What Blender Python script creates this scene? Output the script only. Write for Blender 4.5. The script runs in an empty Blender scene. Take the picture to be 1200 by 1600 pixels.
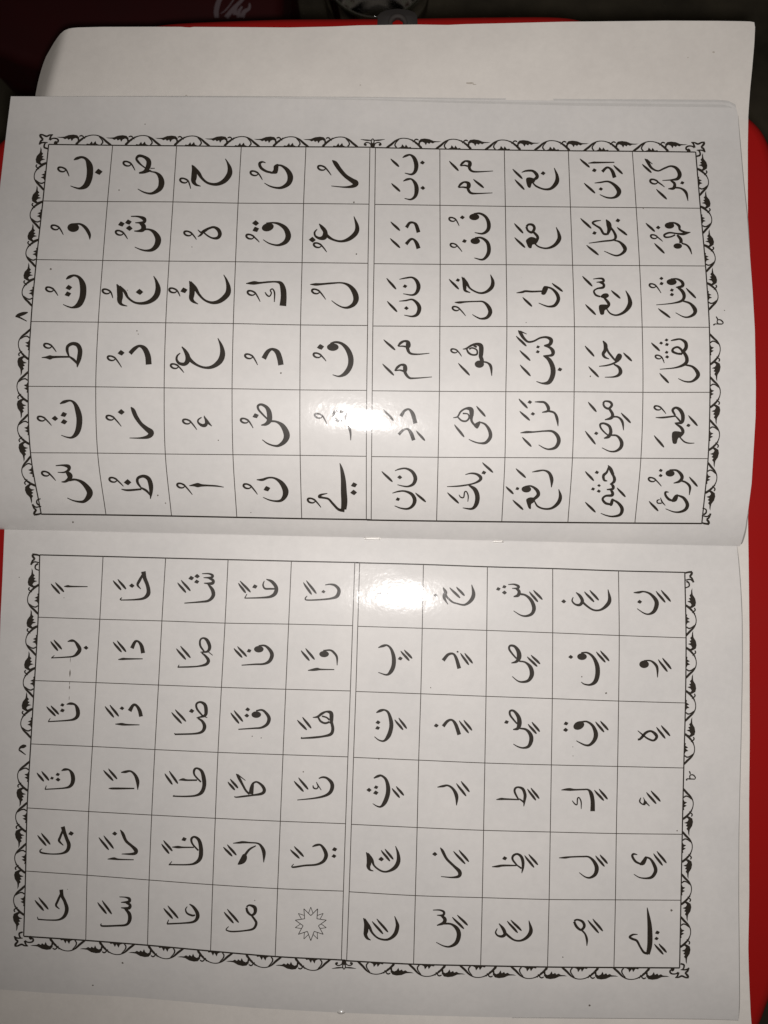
import bpy, math, random
import numpy as np
from mathutils import Vector
from mathutils.geometry import tessellate_polygon
R = math.radians
random.seed(7)
sc = bpy.context.scene
C = sc.collection

# ---------------------------------------------------------------- camera, world, light, exposure
S = 0.0002            # metres per photograph pixel on the plane z = 0
H = 0.27              # camera height above that plane
CX, CY = 600.0, 800.0
cam = bpy.data.cameras.new('camera')
co = bpy.data.objects.new('camera', cam); C.objects.link(co)
co.location = (0, 0, H); co.rotation_euler = (0, 0, 0)
cam.sensor_fit = 'VERTICAL'; cam.sensor_height = 36.0; cam.sensor_width = 27.0
cam.lens = 18.0 / (800 * S / H)
cam.clip_start = 0.01; cam.clip_end = 20
cam.dof.use_dof = True; cam.dof.focus_distance = 0.263; cam.dof.aperture_fstop = 18
sc.camera = co

w = bpy.data.worlds.new('World'); sc.world = w; w.use_nodes = True
w.node_tree.nodes['Background'].inputs[0].default_value = (1.0, 0.86, 0.72, 1)
w.node_tree.nodes['Background'].inputs[1].default_value = 0.035
fl = bpy.data.lights.new('phone_flash', 'SPOT')
fl.energy = 2.8; fl.color = (1.0, 0.953, 0.927); fl.shadow_soft_size = 0.0032
fl.spot_size = R(150); fl.spot_blend = 1.0
fo = bpy.data.objects.new('phone_flash', fl); C.objects.link(fo)
fo.location = (0.002, -0.005, H + 0.002)
fo.rotation_euler = (R(5.0), R(-20.0), 0)
sc.view_settings.view_transform = 'Standard'; sc.view_settings.look = 'None'
sc.view_settings.exposure = 0; sc.view_settings.gamma = 1; sc.view_settings.use_curve_mapping = False

# ---------------------------------------------------------------- surfaces of the open booklet
def hermite(tab, u):
    if u <= tab[0][0]: return tab[0][1]
    for a, b in zip(tab, tab[1:]):
        if u <= b[0]:
            h = b[0] - a[0]; t = (u - a[0]) / h
            return ((2*t**3 - 3*t*t + 1) * a[1] + (t**3 - 2*t*t + t) * h * a[2]
                    + (-2*t**3 + 3*t*t) * b[1] + (t**3 - t*t) * h * b[2])
    return tab[-1][1]
PROF = {0: [(0, 3, .95), (35, 27, .58), (80, 46, .33), (135, 60, .2), (171, 65.9, .102), (250, 71.2, 0), (340, 67, -.13),
            (435, 47, -.25), (525, 24, -.24), (615, 7, -.14), (700, 4, 0), (760, 4, 0)],
        1: [(0, 2, .17), (35, 7.4, .138), (92, 13.9, .094), (145, 16.3, .012), (200, 16.6, .006), (300, 17.4, .01), (500, 20, .012),
            (640, 19, -.03), (700, 15, -.12), (740, 9, -.2), (780, 2, -.1)]}
def gutter(x): return 827.0 + x * 0.0228          # photograph row of the fold at column x
def surf(pg, x, y):
    """height (in pixels of S) of page pg over plan position x, y (pixels)"""
    if pg == 0:
        z = hermite(PROF[0], gutter(x) - y)
        d = (825 - 0.30 * x) - y                  # the crease across the lower left corner
        if x < 200:
            k = max(0.0, 1 - x / 200.0)
            z -= k * 3.0 * (1 / (1 + math.exp(max(-30, min(30, d / 2.2)))))
        z += -8.4 * math.sin((x - 590) / 230.0) * math.exp(-((x - 600) / 420.0) ** 2) * min(1, max(0, (gutter(x) - y) / 200.0))
        return z
    if pg == 1:
        return hermite(PROF[1], y - gutter(x)) + 2.6 * math.sin((x - 610) / 150.0) * math.exp(-((x - 610) / 300.0) ** 2) * min(1, max(0, (y - gutter(x)) / 60))
    if pg == 2:                                   # the loose sheet below, its top left corner bent down
        z = -7.0
        cx = 96 - (y - 50) * 0.27                 # crease line
        if y < 175: z -= 3.0 * math.log1p(math.exp(min(40, (cx - x) / 3.0))) * 0.95 * min(1, (175 - y) / 20)
        z += 0.7 * math.sin(x / 130.0) * max(0, (90 - y) / 60.0)
        return z
    return pg                                     # a flat level, in pixels
def proj(pg, px, py, off=0.0):
    """photograph pixel -> point of the surface that is seen there (metres); off = lift in metres"""
    z = 0.0; o = off / S; h = H / S
    for _ in range(7):
        k = (h - z) / h
        x = CX + (px - CX) * k; y = CY + (py - CY) * k
        z = (surf(pg, x, y) if isinstance(pg, int) else pg) + o
    k = (h - z) / h
    return ((px - CX) * k * S, -(py - CY) * k * S, z * S)

# ---------------------------------------------------------------- materials
def mat(name):
    m = bpy.data.materials.new(name); m.use_nodes = True
    return m, m.node_tree, m.node_tree.nodes['Principled BSDF']
def N(nt, typ, **kw):
    n = nt.nodes.new(typ)
    for k, v in kw.items():
        if k in n.inputs: n.inputs[k].default_value = v
        else: setattr(n, k, v)
    return n
def pos(nt): return nt.nodes.new('ShaderNodeNewGeometry').outputs['Position']
def lamination(nt, b, coat=1.0):
    """thin glossy film with a fine orange-peel ripple"""
    L = nt.links.new; p = pos(nt)
    n1 = N(nt, 'ShaderNodeTexNoise', Scale=640.0, Detail=2.0)
    n2 = N(nt, 'ShaderNodeTexNoise', Scale=120.0, Detail=1.0)
    L(p, n1.inputs['Vector']); L(p, n2.inputs['Vector'])
    mx = N(nt, 'ShaderNodeMath', operation='MULTIPLY_ADD'); mx.inputs[1].default_value = 3.0
    L(n2.outputs['Fac'], mx.inputs[0]); L(n1.outputs['Fac'], mx.inputs[2])
    bp = N(nt, 'ShaderNodeBump', Strength=1.0, Distance=0.000029)
    L(mx.outputs[0], bp.inputs['Height'])
    b.inputs['Coat Weight'].default_value = coat; b.inputs['Coat Roughness'].default_value = 0.09
    b.inputs['Coat IOR'].default_value = 1.62
    L(bp.outputs['Normal'], b.inputs['Coat Normal'])
def paper(name, col, col2, gloss, speck=0.5):
    m, nt, b = mat(name); L = nt.links.new; p = pos(nt)
    n = N(nt, 'ShaderNodeTexNoise', Scale=34.0, Detail=5.0, Roughness=0.6); L(p, n.inputs['Vector'])
    r = N(nt, 'ShaderNodeMapRange'); r.inputs[1].default_value = 0.36; r.inputs[2].default_value = 0.64
    L(n.outputs['Fac'], r.inputs[0])
    mx = N(nt, 'ShaderNodeMix', data_type='RGBA'); mx.inputs[6].default_value = (*col, 1); mx.inputs[7].default_value = (*col2, 1)
    L(r.outputs[0], mx.inputs[0])
    # fibres / print-through mottling
    f = N(nt, 'ShaderNodeTexNoise', Scale=420.0, Detail=4.0, Roughness=0.7); L(p, f.inputs['Vector'])
    rf = N(nt, 'ShaderNodeMapRange'); rf.inputs[1].default_value = 0.3; rf.inputs[2].default_value = 0.7
    rf.inputs[3].default_value = 0.965; rf.inputs[4].default_value = 1.02; L(f.outputs['Fac'], rf.inputs[0])
    m2 = N(nt, 'ShaderNodeMix', data_type='RGBA', blend_type='MULTIPLY'); m2.inputs[0].default_value = 1
    L(mx.outputs[2], m2.inputs[6]); L(rf.outputs[0], m2.inputs[7])
    # sparse dust specks
    v = N(nt, 'ShaderNodeTexVoronoi', Scale=95.0); L(p, v.inputs['Vector'])
    c = N(nt, 'ShaderNodeSeparateColor'); L(v.outputs['Color'], c.inputs[0])
    g = N(nt, 'ShaderNodeMath', operation='GREATER_THAN'); g.inputs[1].default_value = 0.93; L(c.outputs[0], g.inputs[0])
    q = N(nt, 'ShaderNodeMath', operation='LESS_THAN'); q.inputs[1].default_value = 0.035; L(v.outputs['Distance'], q.inputs[0])
    a = N(nt, 'ShaderNodeMath', operation='MULTIPLY'); L(g.outputs[0], a.inputs[0]); L(q.outputs[0], a.inputs[1])
    a2 = N(nt, 'ShaderNodeMath', operation='MULTIPLY'); L(a.outputs[0], a2.inputs[0]); a2.inputs[1].default_value = speck
    m3 = N(nt, 'ShaderNodeMix', data_type='RGBA'); L(a2.outputs[0], m3.inputs[0]); L(m2.outputs[2], m3.inputs[6])
    m3.inputs[7].default_value = (.12, .10, .08, 1)
    L(m3.outputs[2], b.inputs['Base Color'])
    b.inputs['Roughness'].default_value = 0.46 if gloss else 0.62; b.inputs['Specular IOR Level'].default_value = 0.34 if gloss else 0.2
    if gloss: lamination(nt, b)
    else:
        bp = N(nt, 'ShaderNodeBump', Strength=0.5, Distance=0.00003); L(f.outputs['Fac'], bp.inputs['Height'])
        L(bp.outputs['Normal'], b.inputs['Normal'])
    return m
M_page = paper('laminated_page', (.735, .715, .69), (.69, .675, .655), True)
M_leaf = paper('laminated_leaf', (.64, .625, .60), (.60, .59, .57), True, 0)
M_leaf2 = paper('laminated_leaf_pale', (.72, .705, .68), (.68, .665, .645), True, 0)
M_sheet = paper('plain_paper', (.775, .74, .69), (.725, .69, .645), False, 0.35)
def ink_mat(name, col, rough=.46, coat=True):
    m, nt, b = mat(name)
    n = N(nt, 'ShaderNodeTexNoise', Scale=700.0, Detail=3.0); nt.links.new(pos(nt), n.inputs['Vector'])
    mx = N(nt, 'ShaderNodeMix', data_type='RGBA'); mx.inputs[6].default_value = (*col, 1)
    mx.inputs[7].default_value = tuple(c * 1.7 for c in col) + (1,)
    nt.links.new(n.outputs['Fac'], mx.inputs[0]); nt.links.new(mx.outputs[2], b.inputs['Base Color'])
    b.inputs['Roughness'].default_value = rough; b.inputs['Specular IOR Level'].default_value = 0.3
    if coat: lamination(nt, b)
    return m
M_ink = ink_mat('black_ink', (.020, .0155, .011))
M_line = ink_mat('thin_rule_ink', (.045, .037, .03))
M_speck = ink_mat('dust', (.11, .095, .08), .9, False)

# ---------------------------------------------------------------- mesh helpers
class MB:
    def __init__(s): s.v = []; s.f = []
    def add(s, vs, fs):
        o = len(s.v); s.v += vs; s.f += [tuple(i + o for i in f) for f in fs]
    def build(s, name, m, parent=None, smooth=False, origin=(0, 0, 0)):
        me = bpy.data.meshes.new(name)
        me.from_pydata([(a - origin[0], b - origin[1], c - origin[2]) for a, b, c in s.v], [], s.f); me.update()
        if smooth: me.shade_smooth()
        me.materials.append(m)
        o = bpy.data.objects.new(name, me); C.objects.link(o); o.location = origin
        if parent: o.parent = parent
        return o
def crom(pts, sub):
    """Catmull-Rom through pts (tuples of any length)"""
    n = len(pts)
    if n == 2:
        return [tuple(a + (b - a) * i / sub for a, b in zip(pts[0], pts[1])) for i in range(sub + 1)]
    P = np.array(pts, float); P = np.vstack([2 * P[0] - P[1], P, 2 * P[-1] - P[-2]]); out = []
    for i in range(n - 1):
        p0, p1, p2, p3 = P[i:i + 4]
        for k in range(sub):
            t = k / sub
            out.append(0.5 * (2 * p1 + (p2 - p0) * t + (2 * p0 - 5 * p1 + 4 * p2 - p3) * t * t + (3 * p1 - p0 - 3 * p2 + p3) * t ** 3))
    out.append(P[-2]); return [tuple(q) for q in out]
class Pen(MB):
    """flat printed shapes in photograph pixels, laid on a page"""
    def __init__(s, pg, lift=0.00003):
        super().__init__(); s.pg = pg; s.lift = lift; s.k = 0; s.fat = 0.0
    def stroke(s, pts, sub=6, wmul=1.0):
        q = crom(pts, sub); A = np.array(q)
        xy = A[:, :2]; d = np.gradient(xy, axis=0); L = np.hypot(d[:, 0], d[:, 1]) + 1e-9
        nx, ny = -d[:, 1] / L, d[:, 0] / L
        hw = (np.maximum(A[:, 2], 0.25) * wmul + s.fat) / 2
        off = s.lift + s.k * 0.000001; s.k += 1
        vs = []
        for (x, y), a, b, h in zip(xy, nx, ny, hw):
            vs.append(proj(s.pg, x - a * h, y - b * h, off)); vs.append(proj(s.pg, x, y, off)); vs.append(proj(s.pg, x + a * h, y + b * h, off))
        fs = []
        for i in range(len(xy) - 1):
            o = 3 * i; fs += [(o, o + 3, o + 4, o + 1), (o + 1, o + 4, o + 5, o + 2)]
        s.add(vs, fs)
    def poly(s, pts):
        off = s.lift + s.k * 0.000001; s.k += 1
        t = tessellate_polygon([[Vector((x, y, 0)) for x, y in pts]])
        s.add([proj(s.pg, x, y, off) for x, y in pts], [tuple(f) for f in t])
def closed(pts, sub=4):
    n = len(pts); P = [pts[(i - 1) % n] for i in range(n + 3)]
    q = crom(P, sub); return q[sub:-sub - 1] if False else q[sub:sub + n * sub]

def tag(o, label=None, cat=None, group=None, kind=None):
    for k, v in (('label', label), ('category', cat), ('group', group), ('kind', kind)):
        if v: o[k] = v
    return o
def empty(name, loc):
    o = bpy.data.objects.new(name, None); C.objects.link(o); o.location = loc; o.empty_display_size = 0.01; return o

def interp(poly, n):
    P = np.array(poly, float); d = np.r_[0, np.cumsum(np.hypot(*np.diff(P, axis=0).T))]
    t = np.linspace(0, d[-1], n); return np.c_[np.interp(t, d, P[:, 0]), np.interp(t, d, P[:, 1])]
def coons(top, bot, left, right, nu, nv):
    T, B, Lf, Rt = interp(top, nu), interp(bot, nu), interp(left, nv), interp(right, nv)
    u = np.linspace(0, 1, nu)[None, :, None]; v = np.linspace(0, 1, nv)[:, None, None]
    return ((1 - v) * T[None] + v * B[None] + (1 - u) * Lf[:, None] + u * Rt[:, None]
            - ((1 - u) * (1 - v) * T[0] + u * (1 - v) * T[-1] + (1 - u) * v * B[0] + u * v * B[-1]))
def sheet(name, pg, G, m, thick, parent=None, drop=0.0):
    """a sheet of real thickness whose top face lies on surface pg"""
    nv, nu = G.shape[:2]; vs = []
    for k in (0, 1):
        for j in range(nv):
            for i in range(nu):
                p = proj(pg, G[j, i, 0], G[j, i, 1], drop)
                vs.append((p[0], p[1], p[2] - k * thick))
    n = nu * nv; fs = []
    for j in range(nv - 1):
        for i in range(nu - 1):
            a = j * nu + i
            fs.append((a, a + nu, a + nu + 1, a + 1)); fs.append((n + a, n + a + 1, n + a + nu + 1, n + a + nu))
    ring = [i for i in range(nu)] + [j * nu + nu - 1 for j in range(1, nv)] + [(nv - 1) * nu + i for i in range(nu - 2, -1, -1)] + [j * nu for j in range(nv - 2, 0, -1)]
    top_n = len(fs)
    for a, b in zip(ring, ring[1:] + ring[:1]): fs.append((a, b, n + b, n + a))
    mb = MB(); mb.add(vs, fs); o = mb.build(name, m, parent, True)
    me = o.data; me.set_sharp_from_angle(angle=R(40))
    return o
# ---------------------------------------------------------------- ground and clutter far below
def slab(name, px_outline, z, thick, bevel, m, parent=None, rings=4):
    """a solid with a rounded rim: outline in photograph pixels seen at level z (metres)"""
    P = np.array(px_outline, float); k = (H - z) / H
    P = np.c_[(P[:, 0] - CX) * k * S, -(P[:, 1] - CY) * k * S]
    d = np.roll(P, -1, 0) - np.roll(P, 1, 0); L = np.hypot(d[:, 0], d[:, 1])[:, None]
    nrm = np.c_[d[:, 1], -d[:, 0]] / L
    area = np.sum(P[:, 0] * np.roll(P[:, 1], -1) - np.roll(P[:, 0], -1) * P[:, 1])
    if area < 0: nrm = -nrm
    mb = MB(); n = len(P); vs = []
    for r in range(rings + 1):
        a = r / rings * math.pi / 2
        q = P - nrm * bevel * (1 - math.sin(a)); zz = z - bevel * (1 - math.cos(a)) 
        vs += [(x, y, zz) for x, y in q]
    vs += [(x, y, z - thick) for x, y in P]
    fs = []
    for r in range(rings + 1):
        for i in range(n):
            j = (i + 1) % n; fs.append((r * n + i, (r + 1) * n + i, (r + 1) * n + j, r * n + j))
    t = tessellate_polygon([[Vector((x, y, 0)) for x, y, _ in vs[:n]]]); fs += [tuple(f) for f in t]
    o = (rings + 1) * n; fs += [tuple(o + i for i in f)[::-1] for f in t]
    mb.add(vs, fs); ob = mb.build(name, m, parent, True); ob.data.set_sharp_from_angle(angle=R(35)); return ob
def smooth_outline(pts, sub=8): return [q[:2] for q in closed([tuple(p) for p in pts], sub)]

m, nt, b = mat('dark_ground')
n = N(nt, 'ShaderNodeTexNoise', Scale=9.0, Detail=8.0, Roughness=.65); nt.links.new(pos(nt), n.inputs['Vector'])
cr = nt.nodes.new('ShaderNodeValToRGB'); cr.color_ramp.elements[0].position = .35; cr.color_ramp.elements[1].position = .7
cr.color_ramp.elements[0].color = (.036, .031, .021, 1); cr.color_ramp.elements[1].color = (.15, .13, .088, 1)
nt.links.new(n.outputs['Fac'], cr.inputs[0]); nt.links.new(cr.outputs[0], b.inputs['Base Color']); b.inputs['Roughness'].default_value = .9
bp = N(nt, 'ShaderNodeBump', Strength=.6, Distance=.004); nt.links.new(n.outputs['Fac'], bp.inputs['Height']); nt.links.new(bp.outputs[0], b.inputs['Normal'])
mb = MB(); gz = -.45
mb.add([(-2, -2, gz), (2, -2, gz), (2, 2, gz), (-2, 2, gz)], [(0, 1, 2, 3)])
tag(mb.build('ground', m), kind='structure')

def plastic(name, col, col2, rough, spec=.5):
    m, nt, b = mat(name); L = nt.links.new
    n = N(nt, 'ShaderNodeTexNoise', Scale=40.0, Detail=6.0, Roughness=.6); L(pos(nt), n.inputs['Vector'])
    mx = N(nt, 'ShaderNodeMix', data_type='RGBA'); mx.inputs[6].default_value = (*col, 1); mx.inputs[7].default_value = (*col2, 1)
    L(n.outputs['Fac'], mx.inputs[0]); L(mx.outputs[2], b.inputs['Base Color'])
    rr = N(nt, 'ShaderNodeMapRange'); rr.inputs[3].default_value = rough - .08; rr.inputs[4].default_value = rough + .1
    L(n.outputs['Fac'], rr.inputs[0]); L(rr.outputs[0], b.inputs['Roughness'])
    b.inputs['Specular IOR Level'].default_value = spec
    f = N(nt, 'ShaderNodeTexNoise', Scale=900.0, Detail=2.0); L(pos(nt), f.inputs['Vector'])
    bp = N(nt, 'ShaderNodeBump', Strength=.35, Distance=.00004); L(f.outputs['Fac'], bp.inputs['Height']); L(bp.outputs[0], b.inputs['Normal'])
    return m
M_red = plastic('red_plastic', (.37, .0055, .0045), (.31, .004, .0035), .42)
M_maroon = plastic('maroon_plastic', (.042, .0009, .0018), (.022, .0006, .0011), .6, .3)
M_pale = plastic('pale_print', (.17, .125, .135), (.10, .075, .085), .7, .2)
M_grey = plastic('dark_grey_plastic', (.02, .016, .014), (.014, .012, .011), .7)
M_grey2 = plastic('grey_rubber', (.036, .029, .026), (.026, .022, .02), .8)

SEAT_Z = -7.0 * S - .0016
stool = empty('plastic_stool', (0, 0, SEAT_Z - .03)); tag(stool, 'glossy bright red plastic stool top under the white sheet and the booklet', 'stool')
def kid(o, par):
    o.parent = par; o.matrix_parent_inverse = par.matrix_world.inverted(); return o
bpy.context.view_layer.update()
seat_px = smooth_outline([(120, 70), (180, 42), (240, 31), (290, 26), (420, 21), (480, 20), (620, 19), (760, 17), (870, 17), (915, 24), (945, 38), (1010, 82), (1100, 128),
    (1168, 170), (1206, 214), (1226, 300), (1232, 430), (1236, 800), (1232, 1250), (1226, 1490), (1205, 1580), (1172, 1632), (1060, 1690), (700, 1740), (200, 1720),
    (0, 1660), (-60, 1500), (-75, 1100), (-60, 600), (-35, 330), (-22, 240), (9, 202), (30, 182), (60, 156), (100, 112)], 8)
kid(slab('seat', seat_px, SEAT_Z, .026, .0048, M_red), stool)
for sx, sy in ((-1, -1), (1, -1), (1, 1), (-1, 1)):
    mb = MB(); rings = 2
    q = []
    for k, (zz, r, ox) in enumerate(((SEAT_Z - .02, .016, 0), (gz, .013, .03))):
        cx, cy = sx * (.085 + ox), sy * (.12 + ox)
        q += [(cx + r * math.cos(a), cy + r * math.sin(a), zz) for a in np.linspace(0, 2 * math.pi, 16, endpoint=False)]
    mb.add(q, [(i, (i + 1) % 16, 16 + (i + 1) % 16, 16 + i) for i in range(16)] + [tuple(range(16, 32))[::-1]])
    kid(mb.build('leg', M_red, None, True), stool)

# grey lug with an eyelet on the far rim of the stool
lug = empty('ring_tab', proj(-5.0, 620, 30)); tag(lug, 'small dark grey tab with a round eyelet on the far rim of the red stool', 'tab')
bpy.context.view_layer.update()
zt = SEAT_Z + .0004
def ring_mesh(cx, cy, r0, r1, z, th, m, name, n=40):
    mb = MB(); k = (H - z) / H; ox, oy = (cx - CX) * k * S, -(cy - CY) * k * S; vs = []
    prof = [(r0, 0), (r0 + .2 * (r1 - r0), th * .8), ((r0 + r1) / 2, th), (r1 - .2 * (r1 - r0), th * .8), (r1, 0), (r1, -th * .4), (r0, -th * .4)]
    for i in range(n):
        a = 2 * math.pi * i / n
        vs += [(ox + r * S * math.cos(a), oy + r * S * math.sin(a), z + h) for r, h in prof]
    p = len(prof)
    mb.add(vs, [(i * p + j, ((i + 1) % n) * p + j, ((i + 1) % n) * p + (j + 1) % p, i * p + (j + 1) % p) for i in range(n) for j in range(p)])
    return mb.build(name, m, None, True)
kid(ring_mesh(621.5, 36, 8.5, 15.5, zt + .0002, .0004, M_grey2, 'eyelet'), lug)
# tab plate: two pieces either side of the eyelet hole are one outline
outer = [(589, 48), (590, 24), (595, 19), (605, 15), (621, 13), (638, 15), (648, 19), (652, 24), (653, 48)]
inner = [(630, 48), (631, 40), (629, 33), (624, 28), (619, 28), (614, 33), (612, 40), (613, 48)]
kid(slab('tab_plate', outer + inner, zt, .0012, .0002, M_grey, None, 2), lug)

# maroon moulded chair back lower down, with pale lettering
cz = -.13
chair = empty('maroon_chair', proj(float(cz / S), 180, 20)); tag(chair, 'dark maroon plastic chair with pale script lettering in the shade beyond the stool', 'chair')
bpy.context.view_layer.update()
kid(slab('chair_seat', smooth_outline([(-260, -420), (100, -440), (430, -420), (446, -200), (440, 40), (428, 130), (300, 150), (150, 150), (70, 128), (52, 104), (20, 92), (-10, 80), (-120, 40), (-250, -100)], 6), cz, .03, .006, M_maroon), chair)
pen = Pen(float(cz / S), .0003)
def Z(px): return [(280 + x / 6, y / 6, w / 6) for x, y, w in px]
for st in ([(392, -30, 40), (365, 30, 46), (348, 100, 46), (352, 168, 40)], [(520, -20, 12), (480, 40, 12), (435, 95, 12), (390, 128, 6)],
           [(620, -30, 24), (560, 30, 34), (500, 90, 40), (440, 165, 44)], [(660, 30, 16), (655, 80, 28), (610, 110, 40), (590, 165, 44)],
           [(560, 20, 20), (530, 80, 30), (520, 140, 40)], [(590, 60, 20), (560, 110, 30), (560, 165, 40)]):
    pen.stroke(Z(st), 5)
kid(pen.build('printed_script', M_pale), chair)
pen = Pen(float(cz / S), .0004); pen.stroke([(60, 112, 1), (52, 126, 1.5), (45, 139, 2.2), (40, 148, 1)], 4)
legz = MB()
for lx, ly in ((-60, -300), (380, -300), (-40, 20), (380, 20)):
    a = proj(float((cz - .02) / S), lx, ly); q = []
    for zz, r in ((a[2], .012), (gz, .010)): q += [(a[0] + r * math.cos(t), a[1] + r * math.sin(t), zz) for t in np.linspace(0, 2 * math.pi, 12, endpoint=False)]
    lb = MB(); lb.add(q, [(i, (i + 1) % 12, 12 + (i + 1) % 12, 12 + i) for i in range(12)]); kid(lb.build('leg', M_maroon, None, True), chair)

# drinking glass beyond the stool: only the near part of its rim and wall is in view
m, nt, b = mat('clear_glass'); b.inputs['Base Color'].default_value = (.75, .82, .74, 1); b.inputs['Transmission Weight'].default_value = 1.0
b.inputs['Roughness'].default_value = .06; b.inputs['IOR'].default_value = 1.45
nn = N(nt, 'ShaderNodeTexNoise', Scale=60.0, Detail=2.0); nt.links.new(pos(nt), nn.inputs['Vector'])
bp = N(nt, 'ShaderNodeBump', Strength=.4, Distance=.0004); nt.links.new(nn.outputs['Fac'], bp.inputs['Height']); nt.links.new(bp.outputs[0], b.inputs['Normal'])
zg = -.16; gk = (H - zg) / H; gx, gy = (588 - CX) * gk * S, -(-58 - CY) * gk * S
prof = [(.0265, 0), (.0275, .0006), (.0285, 0), (.0275, -.03), (.0262, -.06), (.0245, -.088), (.020, -.092), (0.0001, -.092), (0.0001, -.086), (.019, -.086), (.0232, -.08), (.0248, -.055), (.0258, -.02)]
mb = MB(); n = 64; vs = []
for i in range(n):
    a = 2 * math.pi * i / n; vs += [(gx + r * math.cos(a), gy + r * math.sin(a), zg + h) for r, h in prof]
p = len(prof); mb.add(vs, [(i * p + j, ((i + 1) % n) * p + j, ((i + 1) % n) * p + (j + 1) % p, i * p + (j + 1) % p) for i in range(n) for j in range(p)])
o = mb.build('glass_tumbler', m, None, True); tag(o, 'clear glass tumbler standing in the dark beyond the far rim of the red stool', 'glass')

# ---------------------------------------------------------------- the loose white sheet under the booklet
top = [(108, 44.6), (113, 43.8), (120, 43), (160, 42), (240, 41.8), (286, 42), (294, 43.2), (302, 42), (400, 42.6), (450, 43), (520, 41.5), (560, 39.7), (600, 39), (650, 38.3), (700, 39), (725, 37.8), (800, 36), (880, 34), (1000, 32.8),
       (1040, 32.3), (1120, 32.6), (1160, 33.2), (1174, 33.6), (1178.5, 34.8)]
right = [(1178.5, 34.8), (1180, 38), (1179.5, 50), (1178.5, 70), (1175, 110), (1172, 140), (1169.2, 180), (1168.4, 230), (1168.6, 400), (1169, 700), (1168.6, 800), (1170, 900), (1171, 1000), (1171.5, 1150), (1170.4, 1250),
         (1170.6, 1400), (1169.2, 1480), (1170, 1517), (1171.2, 1547), (1173, 1585), (1175, 1610), (1180, 1680)]
left = [(108, 44.6), (103, 46.2), (98.5, 48.8), (95, 52), (91.5, 56.3), (86, 64), (80, 74), (71, 90), (65, 107), (60, 125), (55, 150), (48, 250), (30, 500), (18, 800), (9, 980), (-5, 1200), (-20, 1600), (-24, 1680)]
bot = [(-24, 1680), (1180, 1680)]
G = coons(top, bot, left, right, 160, 200)
o = sheet('paper_sheet', 2, G, M_sheet, .00025); tag(o, 'blank off-white sheet of paper between the red stool and the open booklet', 'paper')

pen = Pen(2, .00004)
for x, y, rx, ry in ((734, 130, 7, 1.6), (741, 132, 3, .8), (1115, 81.5, 2, 1.2), (291, 149, 1.6, .8), (563, 133, 1, .9), (1075, 90, .9, .8)):
    pen.poly([(x + rx * (1 + random.uniform(-.2, .2)) * math.cos(a), y + ry * (1 + random.uniform(-.2, .2)) * math.sin(a)) for a in np.linspace(0, 2 * math.pi, 10, endpoint=False)])
M_smudge = ink_mat('faint_smudge', (.36, .33, .29), .9, False)
tag(pen.build('dust_speck', M_smudge, o), kind='stuff')
# ---------------------------------------------------------------- the booklet
book = empty('open_booklet', (0, 0, 0))
tag(book, 'open laminated reading booklet with Arabic letters in ruled tables on both pages', 'booklet')
fold = [(x, gutter(x)) for x in (-12, 100, 300, 500, 700, 900, 1100, 1156)]
P1_left = [(17, 150.5), (10.6, 201), (4.5, 253), (-1, 300), (-7, 400), (-10, 500), (-9, 600), (-6, 700), (-8, 790), (-12, gutter(-12))]
P1_right = [(1146, 169), (1150.5, 173), (1153, 181), (1156, 222), (1161.5, 284), (1167, 336), (1171.6, 397), (1176, 455), (1179.4, 515.6), (1181, 603), (1180.6, 650), (1178, 695), (1174.4, 755), (1169, 797), (1164, 828), (1159, 846), (1156, gutter(1156))]
def p1(topline, right0): return coons(topline, fold, P1_left, [topline[-1]] + P1_right[right0:], 110, 170)
under = [([(17, 150.7), (300, 150.8), (560, 151.5), (760, 153.5), (960, 155), (1120, 156), (1140, 157.5), (1149, 163)], -.00115),
         ([(17, 150.6), (300, 150.8), (560, 153), (700, 155), (900, 157.5), (1128, 159.5), (1144, 162), (1150, 168)], -.00080),
         ([(17, 150.6), (300, 151), (560, 154.5), (700, 157.5), (900, 161), (1130, 163.5), (1147, 168), (1151, 173)], -.00045)]
for k_, (tl, dr) in enumerate(under):
    sheet('page', 0, coons(tl, fold, P1_left, [tl[-1]] + P1_right[2:], 90, 120), M_leaf2 if k_ == 1 else M_leaf, .00012, book, dr)
t1 = [(17, 150.5), (200, 151), (400, 153), (560, 156), (700, 160.5), (900, 165), (1100, 167.2), (1138, 168), (1146, 169)]
page1 = sheet('page', 0, coons(t1, fold, P1_left, P1_right, 150, 220), M_page, .00014, book)
f2 = [(7, gutter(7)), (100, gutter(100)), (300, gutter(300)), (600, gutter(600)), (900, gutter(900)), (1151.5, gutter(1151.5))]
P2_left = [(7, gutter(7)), (3.6, 908), (1, 960), (-2, 1050), (-6, 1250), (-9, 1545)]
P2_right = [(1151.5, gutter(1151.5)), (1154, 880), (1157, 920), (1159, 965), (1159.4, 1040), (1158, 1125), (1156, 1210), (1154, 1300), (1153.6, 1400), (1154.4, 1480), (1155, 1560), (1154, 1594)]
P2_bot = [(-9, 1545), (0, 1546), (67, 1551), (200, 1557.5), (400, 1575), (533, 1582.5), (633, 1586), (800, 1590), (966, 1590.8), (1100, 1592), (1154, 1594)]
def shift(l, dx, dy): return [(x + dx, y + dy) for x, y in l]
sheet('page', 1, coons(f2, shift(P2_bot, -1, -2), P2_left, shift(P2_right, -1.2, 0)[:-1] + [(1153, 1592)], 80, 110), M_leaf, .00012, book, -.0005)
page2 = sheet('page', 1, coons(f2, P2_bot, P2_left, P2_right, 150, 220), M_page, .00014, book)
M_edge_shadow = plastic('edge_shadow_grey', (.36, .35, .33), (.30, .29, .275), .35)  # grey strips painting the dark shadow gap along the page edges
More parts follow.
